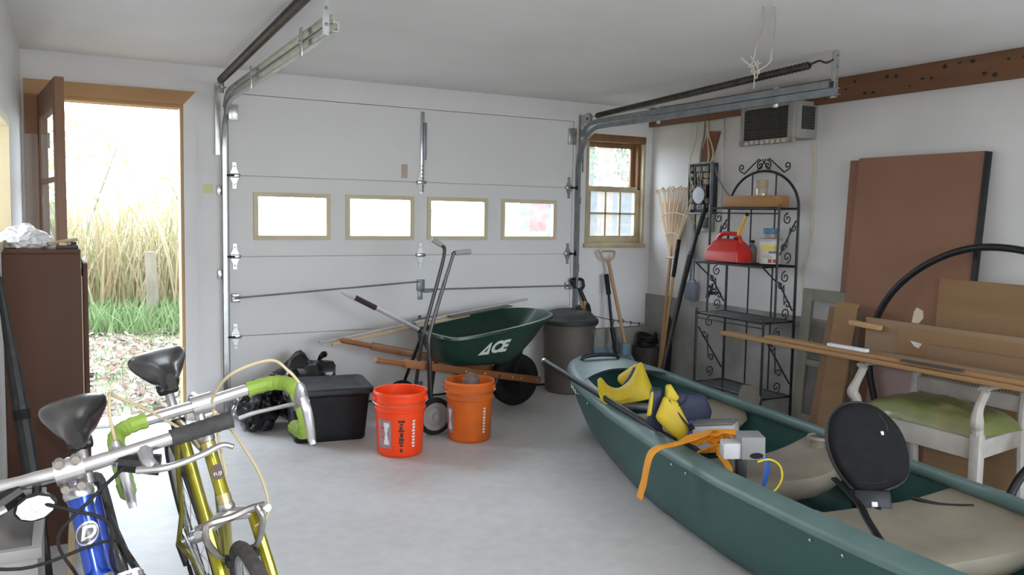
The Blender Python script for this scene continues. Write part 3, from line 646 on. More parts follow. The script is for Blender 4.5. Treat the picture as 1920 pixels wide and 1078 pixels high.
# ------------------------------------------------------------------ hand truck
t=thing('hand_truck',(1.06,-.72,0),'dark steel hand truck with grey grips standing behind the orange buckets','hand truck')
HT=mat('bronze_grey_tube',(.085,.08,.078),(.06,.056,.055),.35,.6,scale=8)
GRIP=mat('pale_grip',(.42,.41,.40),(.34,.33,.32),.6,scale=8)
n1=spline([(1.255,-.885,1.128),(1.225,-.88,1.125),(1.20,-.88,1.06),(1.075,-.885,.66),(1.055,-.89,.52),(1.065,-.905,.13)],6)
n2=spline([(1.19,-.68,1.19),(1.225,-.675,1.17),(1.245,-.675,1.09),(1.12,-.68,.64),(1.095,-.67,.52),(1.065,-.62,.13)],6)
for p in (n1,n2): MB().tube(p,.0125,9).build('rail',HT,t)
MB().tube([(1.235,-.883,1.128),(1.335,-.90,1.138)],[.017,.0165],10).build('grip',GRIP,t)
MB().tube([(1.225,-.676,1.17),(1.155,-.685,1.207)],[.017,.0165],10).build('grip',GRIP,t)
for z,x0_,x1_ in ((.60,1.065,1.11),(.24,1.06,1.07)): MB().cyl((x0_,-.888,z),(x1_,-.65,z),.010,8).build('cross_bar',HT,t)
MB().cyl((1.105,-.675,.60),(1.02,-.45,.125),.011,8).build('brace',BLACKIRON,t)
MB().cyl((1.06,-.89,.56),(1.05,-.97,.125),.010,8).build('brace',BLACKIRON,t)
MB().cyl((1.052,-1.02,.117),(1.052,-.41,.117),.009,8).build('axle',GALVD,t)
GH=mat('grey_wheel_hub',(.30,.29,.29),(.25,.24,.24),.6,scale=6)
for y in (-1.0,-.43):
    R_=Matrix.Rotation(PI/2,4,'X')
    w_=MB().lathe([(.088,-.022),(.10,-.026),(.112,-.022),(.117,-.01),(.117,.01),(.112,.022),(.10,.026),(.088,.022)],(1.052,y,.117),28,R_).build('tyre',BLACKRUB,t)
    MB().lathe([(0,-.03),(.02,-.03),(.022,-.018),(.055,-.012),(.06,-.018),(.088,-.02),(.088,.02),(.06,.018),(.055,.012),(.022,.018),(.02,.03),(0,.03)],(1.052,y,.117),24,R_).build('hub',GH,w_)
MB().box((1.085,-.90,.003),(1.26,-.62,.010),.002).box((1.08,-.90,.003),(1.09,-.62,.13),.002).build('toe_plate',HT,t)

# ------------------------------------------------------------------ rubbish bin
t=thing('rubbish_bin',(2.515,-.245,0),'grey brown round rubbish bin with dark lid beside the wheelbarrow','bin')
BIN=mat('brown_grey_plastic',(.088,.072,.06),(.105,.088,.073),.55,scale=5); BINL=mat('charcoal_lid',(.022,.02,.02),(.03,.028,.027),.55,scale=5)
MB().lathe([(0,0),(.165,0),(.178,.01),(.182,.05),(.205,.52),(.214,.522),(.216,.545),(.208,.548),(.202,.545),(.178,.02),(0,.014)],(2.515,-.245,0),44).build('body',BIN,t)
MB().lathe([(.206,.535),(.226,.535),(.230,.545),(.230,.566),(.222,.576),(.212,.580),(.20,.592),(.17,.622),(.12,.640),(.06,.648),(0,.650)],(2.515,-.245,0),44).build('lid',BINL,t)
for a in (2.6,-.54): MB().tube(spline([(2.515+.20*math.cos(a+s),-.245+.20*math.sin(a+s),z) for s,z in ((-.3,.46),(-.28,.50),(.28,.50),(.3,.46))],4),.014,8).build('handle',BIN,t)
MB().tube(spline([(2.515+.10*math.cos(.6),-.245+.1*math.sin(.6)-.1,.643),(2.545,-.30,.668),(2.60,-.26,.662),(2.63,-.22,.63)],5),.012,8).build('lid_handle',BINL,t)

# ------------------------------------------------------------------ corner tools
WOODH=mat('ash_handle',(.46,.28,.13),(.38,.22,.10),.55,scale=5,stretch=(1,1,.15)); BLUE=mat('pale_blue_plastic',(.17,.26,.31),(.14,.22,.27),.5,scale=5)
def dgrip(m, p, d, w, h, r=.011, side=(1,0,0)):
    d=V(d).normalized(); s=V(side); p=V(p)
    m.tube(spline([p,p+d*h*.35+s*w*.42,p+d*h*.6+s*w*.5,p+d*h+s*w*.5,p+d*h-s*w*.5,p+d*h*.6-s*w*.5,p+d*h*.35-s*w*.42,p],4),r,8)
t=thing('snow_shovel',(3.03,-.2,0),'pale blue snow shovel with wooden shaft and hand grip under the window','shovel')
MB().tube([(2.985,-.085,1.01),(3.095,-.215,.30)],.0155,10).build('shaft',WOODH,t)
m=MB(); dgrip(m,(2.985,-.083,1.005),(-.12,.02,1),.125,.085,.011); m.build('hand_grip',mat('cream_grip',(.44,.36,.24),None,.6),t)
rows=[]
for i in range(25):
    x=-.205+.41*i/24; rib=.010*(1 if i%4 in (1,2) else 0)
    rows.append([(3.03+x*(1-.04*k)+.10*(k-1.5)*-.02,-.31+.05*k+.05*(k/5)**2-rib+ (abs(x)>.2)*-.02,.018+.062*k) for k in range(6)])
back=[[V(p)+V(0,.006,0) for p in r] for r in rows]
m=MB(); m.grid(rows); m.grid(back); 
m.build('blade',BLUE,t,smooth=60)
MB().box((3.05,-.24,.24),(3.13,-.17,.34),.01).build('socket',BLUE,t)
t=thing('long_handled_scraper',(2.985,-.10,0),'black shafted long scraper leaning between snow shovel and rubbish bin','scraper')
MB().tube([(2.965,-.09,.90),(2.975,-.12,.735)],.021,10).build('grip',BLACKRUB,t)
MB().tube([(2.975,-.12,.74),(2.99,-.17,.40)],.012,10).build('shaft',BLACKPL,t)
MB().tube([(2.985,-.165,.46),(2.99,-.19,.36)],.019,10).build('collar',BLACKPL,t)
m=MB(); m.tube(spline([(2.99,-.19,.36),(2.97,-.24,.27),(2.985,-.36,.16),(3.03,-.40,.03)],6),[.016]*19,8); m.box((2.97,-.43,.004),(3.09,-.38,.05),.006); m.build('neck',BLACKIRON,t)
t=thing('spade',(2.86,-.12,0),'spade with black hand grip and orange shaft behind the rubbish bin','spade')
m=MB(); dgrip(m,(2.745,-.045,.765),(-.42,.05,1),.10,.10,.012); m.tube([(2.74,-.045,.775),(2.785,-.06,.67)],[.016,.018],8); m.build('hand_grip',BLACKPL,t)
MB().tube([(2.78,-.06,.68),(2.80,-.085,.34)],.0165,10).build('shaft',mat('orange_fibreglass',(.48,.24,.06),None,.5),t)
m=MB(); rows=[[(2.80+.04*u,-.085-.010*k-.02*abs(u)**2,.36-.07*k) for u in [-.9*(1-.1*(k==5)*4),-.45,0,.45,.9*(1-.1*(k==5)*4)]] for k in range(6)]; m.grid(rows); m.grid([[V(p)+V(0,.004,0) for p in r] for r in rows]); m.build('blade',BLACKIRON,t,smooth=60)
t=thing('garden_tool',(2.92,-.16,0),'dark garden hand tool with rounded head poking up behind the bin lid','garden tool')
MB().prism([(-.018,-.05),(.018,-.05),(.026,.0),(.022,.045),(.0,.075),(-.022,.045),(-.026,0)],frame((2.80,-.085,.60),(.96,.2,.2),(-.2,0,1)),.008).build('head',BLACKIRON,t)
MB().tube([(2.80,-.085,.56),(2.87,-.12,.02)],.012,8).build('shaft',BLACKIRON,t)
# wire strand along the wall
m=MB(); pts=spline([(2.90,-.02,.548),(3.05,-.025,.512),(3.18,-.022,.49),(3.30,-.02,.470),(3.42,-.02,.452)],8); m.tube(pts,.003,6)
m.tube([V(3.175,-.028,.492)+V(.03*math.cos(a),0,.013*math.sin(a)) for a in [2*PI*k/12 for k in range(12)]],.004,6,True)
for x,z in ((3.10,.50),(3.28,.474),(3.37,.46)): m.tube([(x-.012,-.03,z+.012),(x+.012,-.02,z-.012)],.003,5); m.tube([(x+.004,-.028,z+.01),(x-.004,-.022,z-.04)],.003,5)
tag(m.build('wire_strand',BLACKIRON),'thin twisted wire strand strung along the wall under the window','wire')
# coiled hose on the floor by the curb
m=MB(); pts=[]
for k in range(80):
    a=2*PI*k/20; pts.append((3.335+(.075-.004*(k//20))*math.cos(a),-.185+(.09)*math.sin(a),.305+.012*math.sin(a*1.3)+.022*(k/20)))
MB_h=m.tube(pts,.014,7)
tag(MB_h.build('garden_hose',BLACKRUB),'black coiled garden hose on the crate behind the snow shovel','hose')
m=thing('low_crate',(3.335,-.19,0),'dark low crate under the coiled hose behind the snow shovel','crate')
for y in (-.29,-.09): MB().box((3.26,y-.01,.0),(3.42,y+.01,.29),.004).build('side_board',mat('dark_board',(.07,.065,.06),(.05,.045,.04),.8,scale=6),m)
for x in (3.26,3.41): MB().box((x-.01,-.28,0),(x+.01,-.10,.29),.004).build('end_board',MATS['dark_board'],m)
MB().box((3.27,-.28,.01),(3.40,-.10,.285)).build('contents',MATS['dark_board'],m,smooth=0)
t=thing('white_pot',(3.165,-.50,0),'small white plastic pot beside the pale blue snow shovel','pot')
MB().lathe([(0,0),(.05,0),(.055,.01),(.066,.15),(.07,.152),(.07,.165),(.064,.165),(.052,.02),(0,.018)],(3.165,-.50,0),24).build('body',mat('off_white_pot',(.42,.42,.38),None,.6),t)
MB().lathe([(0,.16),(.06,.158),(.062,.163),(0,.168)],(3.165,-.50,0),20).build('soil',BLACKRUB,t)
t=thing('wiper_blade',(3.38,-.3,0),'flat black plastic blade leaning on the concrete in the corner','blade')
MB().prism([(-.02,-.25),(.02,-.25),(.034,.0),(.03,.22),(.012,.27),(-.012,.27),(-.03,.22),(-.034,0)],frame((3.40,-.38,.30),(.6,-.8,0),(-.12,.10,1)),.012).build('blade',BLACKPL,t)
MB().tube([(3.40,-.38,.08),(3.42,-.40,.0)],.012,6).build('stub',BLACKPL,t)
# bamboo rake, fan upwards
t=thing('bamboo_rake',(3.33,-.40,0),'bamboo leaf rake standing fan upwards in the corner','rake')
BAM=mat('bamboo',(.62,.46,.30),(.52,.36,.22),.5,scale=6,stretch=(1,1,.2))
base=V(3.37,-.425,1.05)
MB().tube([(3.31,-.385,.002),base+V(0,0,.10)],.0095,9).build('handle',WOODH,t)
tm=[]
for i in range(24):
    u=i/23*2-1; top=V(3.40+.01*math.cos(i*2),-.435-.265*u,1.575+.03*math.cos(u*1.2)+.01*math.sin(i*5))
    mid=base.lerp(top,.5)+V(-.015,0,.0)
    pts=spline([base+V(0,-.012*u,0),mid,top,top+V(-.035,0,-.012)],4)
    MB().tube(pts,[.0058]*len(pts),5,sq=.5).build('tine',BAM,t)
for f,r in ((.33,.004),(.62,.0045)):
    pts=[base.lerp(V(3.40,-.435-.265*u,1.575+.03*math.cos(u*1.2)),f)+V(-.018,0,.02*(1-u*u)) for u in [k/8-1 for k in range(17)]]
    MB().tube(pts,r,6).build('binding',mat('pale_twine',(.66,.60,.54),None,.8),t)
MB().tube([base+V(-.012,.05,.0),base+V(-.012,-.05,.0)],.010,8).build('ferrule',BAM,t)
# solid fan rake beside it
t=thing('plastic_leaf_rake',(3.40,-.30,0),'peach coloured plastic fan rake behind the bamboo rake','rake')
PE=mat('peach_plastic',(.60,.36,.22),(.54,.32,.20),.55,scale=4)
b2=V(3.425,-.34,1.06)
m=MB(); rows=[]
for i in range(9):
    u=i/8*2-1; rows.append([b2+V(0,(-.13*u+.03)*k/5,.088*k) for k in range(6)])
m.grid(rows); m.grid([[p+V(.004,0,0) for p in r] for r in rows]); m.build('fan',PE,t,smooth=60)
MB().tube([(3.34,-.33,.002),b2],.009,8).build('handle',WOODH,t)
t=thing('grip_handled_hoe',(3.36,-.42,0),'wooden shaft with long black sleeve grip leaning by the rakes','hoe')
MB().tube([(3.28,-.425,.004),(3.335,-.50,.93)],.011,8).build('shaft',WOODH,t)
MB().tube([(3.333,-.498,.90),(3.352,-.53,1.20)],.0165,9).build('sleeve_grip',BLACKRUB,t)
MB().box((3.22,-.47,.0),(3.32,-.39,.03),.004).build('blade',BLACKIRON,t)
t=thing('pole_scraper',(3.3,-.6,0),'long black pole topped by a pale round disc against the wall','pole')
MB().tube([(3.26,-.44,.003),(3.36,-.745,1.30)],[.016,.014],9).build('pole',BLACKPL,t)
MB().tube([(3.355,-.735,1.25),(3.375,-.80,1.46)],.020,9).build('motor_head',BLACKPL,t)
MB().lathe([(0,-.004),(.06,-.004),(.066,0),(.06,.006),(0,.01)],(3.35,-.745,1.55),24,Matrix.Rotation(-PI/2,4,'Y')).build('disc',mat('pale_blue_disc',(.55,.58,.66),None,.3),t)
MB().tube([(3.375,-.80,1.46),(3.365,-.76,1.53)],.010,8).build('disc_bracket',BLACKPL,t)
t=thing('steel_pipe',(3.3,-.5,0),'short dark steel pipe leaning next to the long black pole','pipe')
MB().tube([(3.235,-.475,.003),(3.345,-.665,1.10)],.0135,10).build('pipe',mat('dark_pipe',(.10,.085,.08),None,.5,.4),t)
MB().tube([(3.344,-.664,1.09),(3.347,-.669,1.12)],.0155,10).build('pipe_cap',GALVD,t)
# ------------------------------------------------------------------ air conditioner on the right wall
t=thing('air_conditioner',(3.36,-1.52,1.90),'old grey window air conditioner mounted under the timber beam','air conditioner')
ACB=mat('dull_grey_enamel',(.30,.29,.265),(.25,.24,.22),.55,scale=6)
x0,x1,y0,y1,z0,z1=3.245,3.468,-1.755,-1.275,1.90,2.16
MB().box((x0+.03,y0,z0+.015),(x1,y1,z1),.006).build('body',ACB,t)
for a,b in [((x0,y0,z0+.02),(x0+.03,y0+.05,z1)),((x0,y1-.025,z0+.02),(x0+.03,y1,z1)),((x0,y0+.05,z1-.03),(x0+.03,y1-.025,z1))]: MB().box(a,b,.003).build('front_frame',ACB,t)
fl_=MB().box((x0-.005,y0+.0,z0-.015),(x0+.028,y1+.005,z0+.02),.004).build('bottom_lip',mat('rusty_trim',(.33,.30,.27),(.22,.17,.13),.8,scale=25),t)
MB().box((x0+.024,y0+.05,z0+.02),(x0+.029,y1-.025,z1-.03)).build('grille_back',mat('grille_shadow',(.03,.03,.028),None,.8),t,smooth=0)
sl=MB().box((0,y0+.05,-.0045),(.016,y1-.025,.0045),.0,Matrix.Rotation(.5,4,'Y')).mesh('louvre',(0,0,0),0); sl.materials.append(mat('dark_louvre',(.075,.073,.066),(.05,.048,.044),.6,scale=12))
for k in range(14): place(sl,'louvre',t,(x0+.010,0,z0+.035+k*.0142))
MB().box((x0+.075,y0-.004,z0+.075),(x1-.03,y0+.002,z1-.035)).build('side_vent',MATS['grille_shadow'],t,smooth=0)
for k in range(8): MB().box((x0+.075,y0-.008,z0+.085+k*.018),(x1-.03,y0-.003,z0+.090+k*.018)).build('side_slat',MATS['dark_louvre'],t,smooth=0)
r=random.Random(9)
for k in range(8): yy=y0+.06+k*.048; MB().box((x0-.007,yy,z0-.010),(x0-.004,yy+.03,z0+.012),0,Matrix.Translation((x0,yy,z0))@Matrix.Rotation(r.uniform(-.25,.25),4,'X')@Matrix.Translation((-x0,-yy,-z0))).build('paint_flake',mat('pale_flake',(.55,.53,.50),None,.9),fl_,smooth=0)

# ------------------------------------------------------------------ electrics
WX=3.468
bk=tag(MB().box((3.452,-.88,1.06),(WX,-.50,2.128),.003).build('backing_board',mat('painted_ply',(.60,.58,.54),(.54,.52,.48),.8,scale=3)),'whitewashed backing board behind the open fuse panel','board')
t=thing('fuse_panel',(3.42,-.70,1.41),'open dark fuse panel crowded with breakers and wires','fuse panel')
MB().box((3.40,-.845,1.41),(3.450,-.585,1.80),.004).build('back_box',mat('panel_black',(.03,.03,.04),None,.5),t)
for a,b in [((3.375,-.845,1.41),(3.402,-.838,1.80)),((3.375,-.592,1.41),(3.402,-.585,1.80)),((3.375,-.845,1.793),(3.402,-.585,1.80)),((3.375,-.845,1.41),(3.402,-.585,1.417))]: MB().box(a,b).build('side_flange',GALVD,t,smooth=0)
r=random.Random(12); BKM=[mat('breaker_black',(.02,.02,.022),None,.4),mat('breaker_grey',(.25,.25,.24),None,.5),mat('breaker_tan',(.36,.32,.22),None,.5)]
for i in range(7):
    for j in range(3):
        y=-.81+j*.075+r.uniform(-.006,.006); z=1.44+i*.049
        b=MB().box((3.384-r.random()*.01,y,z),(3.40,y+.055,z+.038),.003).build('breaker',BKM[r.choice([0,0,1,1,2])],t)
        MB().box((3.374,y+.018,z+.012),(3.386,y+.036,z+.024),.002).build('toggle',BKM[1],b)
CU=mat('copper_brown_wire',(.40,.22,.10),None,.5); CR=mat('cream_cable',(.58,.50,.33),(.50,.42,.28),.6,scale=20); GW_=mat('grey_cable',(.22,.22,.22),None,.6)
for k in range(7):
    y=-.62-.03*k; MB().tube(spline([(3.385,y,1.78),(3.375,y-.03*r.uniform(-1,1),1.70),(3.372,y+.04*r.uniform(-1,1),1.60),(3.382,y,1.47+.06*r.random())],5),.003,5).build('wire',[CU,GW_,BKM[0]][k%3],t)
def cable(name,pts,r_,mt,label): return tag(MB().tube(spline(pts,7),r_,7).build(name,mt),label,'cable')
cable('supply_cable',[(3.442,-.70,2.13),(3.432,-.725,2.05),(3.436,-.735,1.95),(3.425,-.76,1.86),(3.41,-.77,1.805)],.008,CR,'cream cable dropping from the beam into the fuse panel')
cable('supply_cable',[(3.442,-.715,2.13),(3.430,-.745,2.02),(3.428,-.79,1.93),(3.415,-.82,1.86),(3.41,-.80,1.805)],.007,CR,'second cream cable slanting across the brown triangular board')
cable('supply_cable',[(3.445,-.685,2.13),(3.44,-.68,2.02),(3.435,-.66,1.92),(3.41,-.68,1.805)],.007,GW_,'grey cable hanging nearest the corner above the fuse panel')
cable('loose_wire',[(3.44,-.60,2.13),(3.40,-.63,1.98),(3.36,-.62,1.82),(3.352,-.64,1.68),(3.355,-.68,1.60),(3.352,-.655,1.48),(3.36,-.62,1.39),(3.40,-.66,1.33)],.0045,CR,'thin cream wire looping down in front of the fuse panel')
cable('branch_cable',[(3.43,-.835,1.79),(3.42,-.855,1.73),(3.425,-.92,1.62),(3.43,-1.02,1.53),(3.435,-1.08,1.50),(3.44,-1.12,1.44)],.006,GW_,'grey cable curving from the fuse panel behind the iron rack')
tag(MB().prism([(-.735,2.045),(-.86,2.035),(-.79,1.845),(-.745,1.815),(-.655,1.815),(-.655,1.86)],frame((3.450,0,0),(0,1,0),(0,0,1)),-.018).build('triangular_board',mat('brown_offcut',(.20,.085,.04),(.15,.06,.03),.7,scale=6,stretch=(1,.3,1))),'brown triangular board behind the cables over the fuse panel','board')
t=thing('switch_box',(3.43,-.74,1.26),'small grey metal switch box under the fuse panel','switch box')
MB().box((3.41,-.83,1.27),(3.450,-.655,1.405),.004).build('box',mat('grey_box_metal',(.33,.34,.31),None,.5,.4),t)
MB().box((3.403,-.80,1.30),(3.411,-.72,1.385),.003).build('outlet_plate',mat('dark_green_plate',(.05,.06,.05),None,.5),t)
MB().box((3.404,-.705,1.30),(3.411,-.665,1.38),.002).build('cover_tab',mat('yellowed_tab',(.45,.40,.24),None,.6),t)
t=thing('conduit',(3.43,-.62,.72),'grey steel conduit running from the fuse panel down to the concrete','conduit')
MB().tube([(3.425,-.615,1.405),(3.425,-.615,.885)],.021,12).build('pipe',GALVD,t)
MB().box((3.395,-.668,.725),(3.455,-.555,.865),.006).build('junction_box',mat('blue_grey_metal',(.22,.25,.30),None,.5,.3),t)
MB().lathe([(.022,0),(.034,0),(.030,.02),(.024,.022)],(3.425,-.615,.865),14).build('collar',GALVD,t)
t=thing('wall_tap',(3.42,-.86,.80),'dark garden tap on the wall beside the iron rack','tap')
MB().tube([(3.468,-.86,.80),(3.40,-.86,.80)],.013,9).tube(spline([(3.42,-.86,.80),(3.385,-.86,.80),(3.37,-.86,.765)],4),[.015]*9,9).build('spout',BLACKIRON,t)
m=MB()
for a in range(4): m.tube([(3.41,-.86,.835),(3.41+.0,-.86+.032*math.cos(a*PI/2+.4),.845+.032*math.sin(a*PI/2+.4))],.009,7)
m.tube([(3.41,-.86,.80),(3.41,-.86,.85)],.008,7); m.build('handle',BLACKIRON,t)
cable('hanging_wire',[(3.462,-1.745,1.895),(3.462,-1.757,1.67),(3.462,-1.75,1.40),(3.462,-1.757,1.28),(3.462,-1.735,1.13),(3.462,-1.70,.99),(3.462,-1.715,.74),(3.43,-1.80,.60),(3.43,-1.82,.56),(3.43,-1.79,.46),(3.43,-1.73,.30),(3.43,-1.735,.10)],.004,CR,'thin pale wire hanging down the wall from the air conditioner')

# ------------------------------------------------------------------ iron baker's rack
RK=thing('bakers_rack',(3.25,-1.365,0),"black wrought iron baker's rack with scrolled sides and arched top",'rack')
ya,yb=-1.035,-1.695; xb=3.395; xf=3.215; xl=3.115; zs=(.17,.685,1.06,1.45)
yc=(ya+yb)/2; hw=(ya-yb)/2
IR=BLACKIRON
arch=[(xb,yc+hw*math.cos(a),1.45+.265*math.sin(a)) for a in [PI*k/24 for k in range(25)]]
MB().tube([(xb,ya,.003),(xb,ya,.7)]+arch+[(xb,yb,.7),(xb,yb,.003)],.0095,8).build('arched_back_frame',IR,RK)
for y in (-1.26,-1.485):
    MB().tube([(xb,y,.17),(xb,y,1.45+.265*math.sqrt(max(0,1-((y-yc)/hw)**2)))],.006,7).build('back_bar',IR,RK)
for y in (ya,yb):
    MB().tube([(xl,y,.003),(xl,y,.72)],.009,8).build('front_post',IR,RK)
    MB().tube([(xf,y,.685),(xf,y,1.475)],.008,8).build('front_post',IR,RK)
def spiral(c, r0, turns, a0, u, v, n=18, sgn=1):
    return [V(c)+V(u)*(r0*(1-.8*k/n)*math.cos(a0+sgn*turns*2*PI*k/n))+V(v)*(r0*(1-.8*k/n)*math.sin(a0+sgn*turns*2*PI*k/n)) for k in range(n+1)]
def scroll(p0, p1, r0, y, name='scroll'):
    # S scroll in the xz plane between two heights
    p0,p1=V(p0),V(p1); d=p1-p0
    a=spiral(p0+V(r0,0,0)*(1 if d.x<=0 else -1),r0,1.1,PI if d.x<=0 else 0,(1,0,0),(0,0,1),14,-1 if d.x<=0 else 1)
    b=spiral(p1+V(r0,0,0)*(-1 if d.x<=0 else 1),r0,1.1,0 if d.x<=0 else PI,(1,0,0),(0,0,1),14,-1 if d.x<=0 else 1)
    MB().tube(list(reversed(a))+b,.0045,6).build(name,IR,RK)
for y in (ya,yb):
    for (xx0,xx1,zz0,zz1) in [(xl,xb,.20,.66),(xf,xb,.70,1.04),(xf,xb,1.08,1.43)]:
        w_=xx1-xx0; h=zz1-zz0
        if zz0>1.07: A_,B_=(xx0+.02,y,zz0+.06),(xx1-.02,y,zz1-.06)
        else: A_,B_=(xx1-.02,y,zz0+.06),(xx0+.02,y,zz1-.08)
        MB().tube(spline([A_,V(A_).lerp(V(B_),.5),B_],5),.0055,6).build('diagonal_bar',IR,RK)
        scroll((xx0+w_*.45,y,zz0+h*.30),(xx0+w_*.40,y,zz0+h*.70) if zz0<1.07 else (xx0+w_*.6,y,zz0+h*.7),.030,y)
        MB().tube(spiral((xx0+w_*.5,y,zz0+.045),.04,1.3,-PI/2,(1,0,0),(0,0,1),18),.0045,6).build('scroll',IR,RK)
        MB().tube(spiral((xx0+w_*.45,y,zz1-.05),.04,1.3,PI/2,(1,0,0),(0,0,1),18),.0045,6).build('scroll',IR,RK)
for s in (-1,1):
    MB().tube([(xb,yc+s*.03,1.79)]+[V(xb,yc+s*(.03+.02*1),1.80)]+[(xb,yc+s*.10,1.765),(xb,yc+s*.19,1.70)]+[V(xb,yc+s*.215,1.715)]+spiral((xb,yc+s*.215,1.745),.03,1.2,-PI/2,(0,s,0),(0,0,1),14),.0048,6).build('crest_scroll',IR,RK)
    MB().tube([(xb,yc+s*.03,1.79)]+spiral((xb,yc+s*.035,1.755),.034,1.3,PI/2,(0,s,0),(0,0,1),16,-1 if s>0 else -1),.0048,6).build('crest_scroll',IR,RK)
    MB().tube(spline([(xb,yc+s*.015,1.80),(xb,yc+s*.0,1.775),(xb,yc-s*.06,1.722)],5),.0048,6).build('crest_scroll',IR,RK)
for z,x0_ in zip(zs,(xl,xl,3.085,xf)):
    sh=MB().tube([(x0_,ya,z),(xb,ya,z),(xb,yb,z),(x0_,yb,z)],.008,7,closed=True).build('shelf_frame',IR,RK)
    n=9 if x0_==xl else 6
    for k in range(1,n): x=x0_+(xb-x0_)*k/n; MB().tube([(x,ya,z),(x,yb,z)],.0035,5).build('shelf_wire',IR,sh)
    if z!=1.06: MB().tube([(x0_,ya,z-.035),(x0_,yb,z-.035)],.005,6).build('shelf_rail',IR,sh)
    else:
        for y in (ya,yb): MB().tube([(x0_,y,z),(xf,y,z-.10)],.005,6).build('shelf_bracket',IR,sh)
tz=1.46
t=thing('wooden_box',(3.31,-1.40,tz),'shallow wooden box with a dark knot on the rack top shelf','box')
BXW=mat('honey_box_wood',(.36,.18,.06),(.28,.13,.045),.6,scale=5,stretch=(1,.2,1))
for a,b in [((3.235,-1.62,tz),(3.25,-1.135,tz+.078)),((3.37,-1.62,tz),(3.382,-1.135,tz+.078)),((3.25,-1.62,tz),(3.37,-1.607,tz+.078)),((3.25,-1.148,tz),(3.37,-1.135,tz+.078)),((3.25,-1.607,tz),(3.37,-1.148,tz+.008))]: MB().box(a,b,.003).build('board',BXW,t)
MB().box((3.25,-1.607,tz+.066),(3.37,-1.148,tz+.076),.002).build('lid',BXW,t)
MB().lathe([(0,-.002),(.03,-.002),(.031,0),(0,.001)],(3.236,-1.235,tz+.04),16,Matrix.Rotation(-PI/2,4,'Y')@Matrix.Scale(1.0,4)).build('knot',mat('dark_knot',(.06,.025,.012),(.12,.05,.02),.7,scale=40),t)
t=thing('spice_jar',(3.31,-1.44,tz+.078),'jar with tan lid standing on the wooden box','jar')
MB().lathe([(0,0),(.034,0),(.038,.004),(.038,.058),(.034,.064),(0,.064)],(3.31,-1.44,tz+.0765),20).build('body',mat('pinkish_jar',(.50,.42,.34),(.42,.34,.27),.15,.2,scale=8),t)
MB().lathe([(0,.060),(.040,.060),(.041,.064),(.041,.108),(.037,.112),(0,.113)],(3.31,-1.44,tz+.0765),20).build('lid',mat('tan_lid',(.36,.29,.18),None,.6),t)
# petrol can
gz_=1.072
t=thing('fuel_can',(3.17,-1.285,gz_),'red plastic fuel can with yellow spout on the iron rack','fuel can')
REDC=mat('red_can_plastic',(.52,.025,.018),(.46,.02,.015),.35,scale=5)
FM=Matrix.Translation((3.17,-1.285,gz_))@rotz(.10)
lo=[]
for z,hx,hy,r_ in [(0,.080,.140,.012),(.006,.088,.148,.015),(.07,.088,.148,.016),(.085,.084,.142,.016),(.13,.058,.116,.014),(.155,.036,.094,.012),(.162,.02,.07,.010)]: lo.append([(x,y,z) for x,y in rrect(hx,hy,r_)])
loft(MB(),lo,FM).build('body',REDC,t)
MB().tube([FM@V(*p) for p in spline([(0,.10,.12),(0,.095,.165),(0,.055,.196),(0,-.03,.198),(0,-.075,.19),(0,-.10,.15),(0,-.10,.12)],5)],.015,8,sq=1.2).build('handle',REDC,t)
sp=MB().lathe([(0,0),(.026,0),(.028,.004),(.028,.022),(.022,.026),(0,.026)],FM@V(0,-.075,.150),16).build('spout_collar',BLACKPL,t)
MB().tube([FM@V(0,-.075,.172),FM@V(-.005,-.10,.23),FM@V(-.01,-.155,.33)],[.015,.013,.010],10).build('spout',mat('yellow_spout',(.62,.34,.03),None,.5),t)
MB().tube([FM@V(-.01,-.155,.328),FM@V(-.011,-.162,.345)],[.014,.013],10).build('spout_cap',BLACKPL,t)
# pail and jar
t=thing('plaster_pail',(3.30,-1.545,gz_),'white pail with yellow and blue label on the iron rack','pail')
MB().lathe([(0,0),(.066,0),(.069,.003),(.075,.150),(.079,.152),(.080,.165),(.073,.167),(.070,.155),(0,.150)],(3.30,-1.545,gz_),30).build('body',mat('white_pail',(.60,.57,.50),None,.45),t)
MB().lathe([(0,.158),(.082,.158),(.083,.163),(.083,.172),(.078,.175),(0,.173)],(3.30,-1.545,gz_),30).build('lid',mat('grey_lid',(.40,.39,.40),None,.5),t)
va=math.atan2(-5.618+1.545,-.927-3.30)
def ppatch(z0,z1,a0,a1,mt):
    rows=[[(3.30+(.069+z/.15*.006+.0012)*math.cos(va+a),-1.545+(.069+z/.15*.006+.0012)*math.sin(va+a),gz_+z) for z in (z0,z1)] for a in [a0+(a1-a0)*k/8 for k in range(9)]]
    MB().grid(rows).build('label_print',mt,t)
YL=mat('yellow_print',(.72,.56,.06),None,.5); BL=mat('blue_print',(.08,.12,.36),None,.5); RP=mat('dark_red_print',(.36,.05,.05),None,.5); GP=mat('grey_print',(.30,.30,.34),None,.5)
ppatch(.094,.122,-.9,.75,YL); ppatch(.074,.088,-.1,.7,BL)
for k in range(3): ppatch(.042+k*.009,.046+k*.009,-.7,.35-.2*k,GP)
for k,(a0,a1) in enumerate([(-.15,.2),(.3,.65)]): ppatch(.010,.034,a0,a1,RP)
t=thing('blue_lidded_jar',(3.30,-1.545,gz_+.175),'small jar with blue lid on top of the white pail','jar')
MB().lathe([(0,0),(.045,0),(.049,.004),(.047,.030),(0,.030)],(3.30,-1.545,gz_+.1745),20).build('body',mat('brownish_jar',(.30,.20,.16),None,.4),t)
MB().lathe([(0,.030),(.049,.030),(.05,.034),(.05,.064),(.046,.068),(0,.068)],(3.30,-1.545,gz_+.1745),20).build('lid',mat('blue_lid',(.05,.15,.28),None,.5),t)
t=thing('metal_flask',(3.34,-1.335,gz_),'small grey metal flask behind the red fuel can','flask')
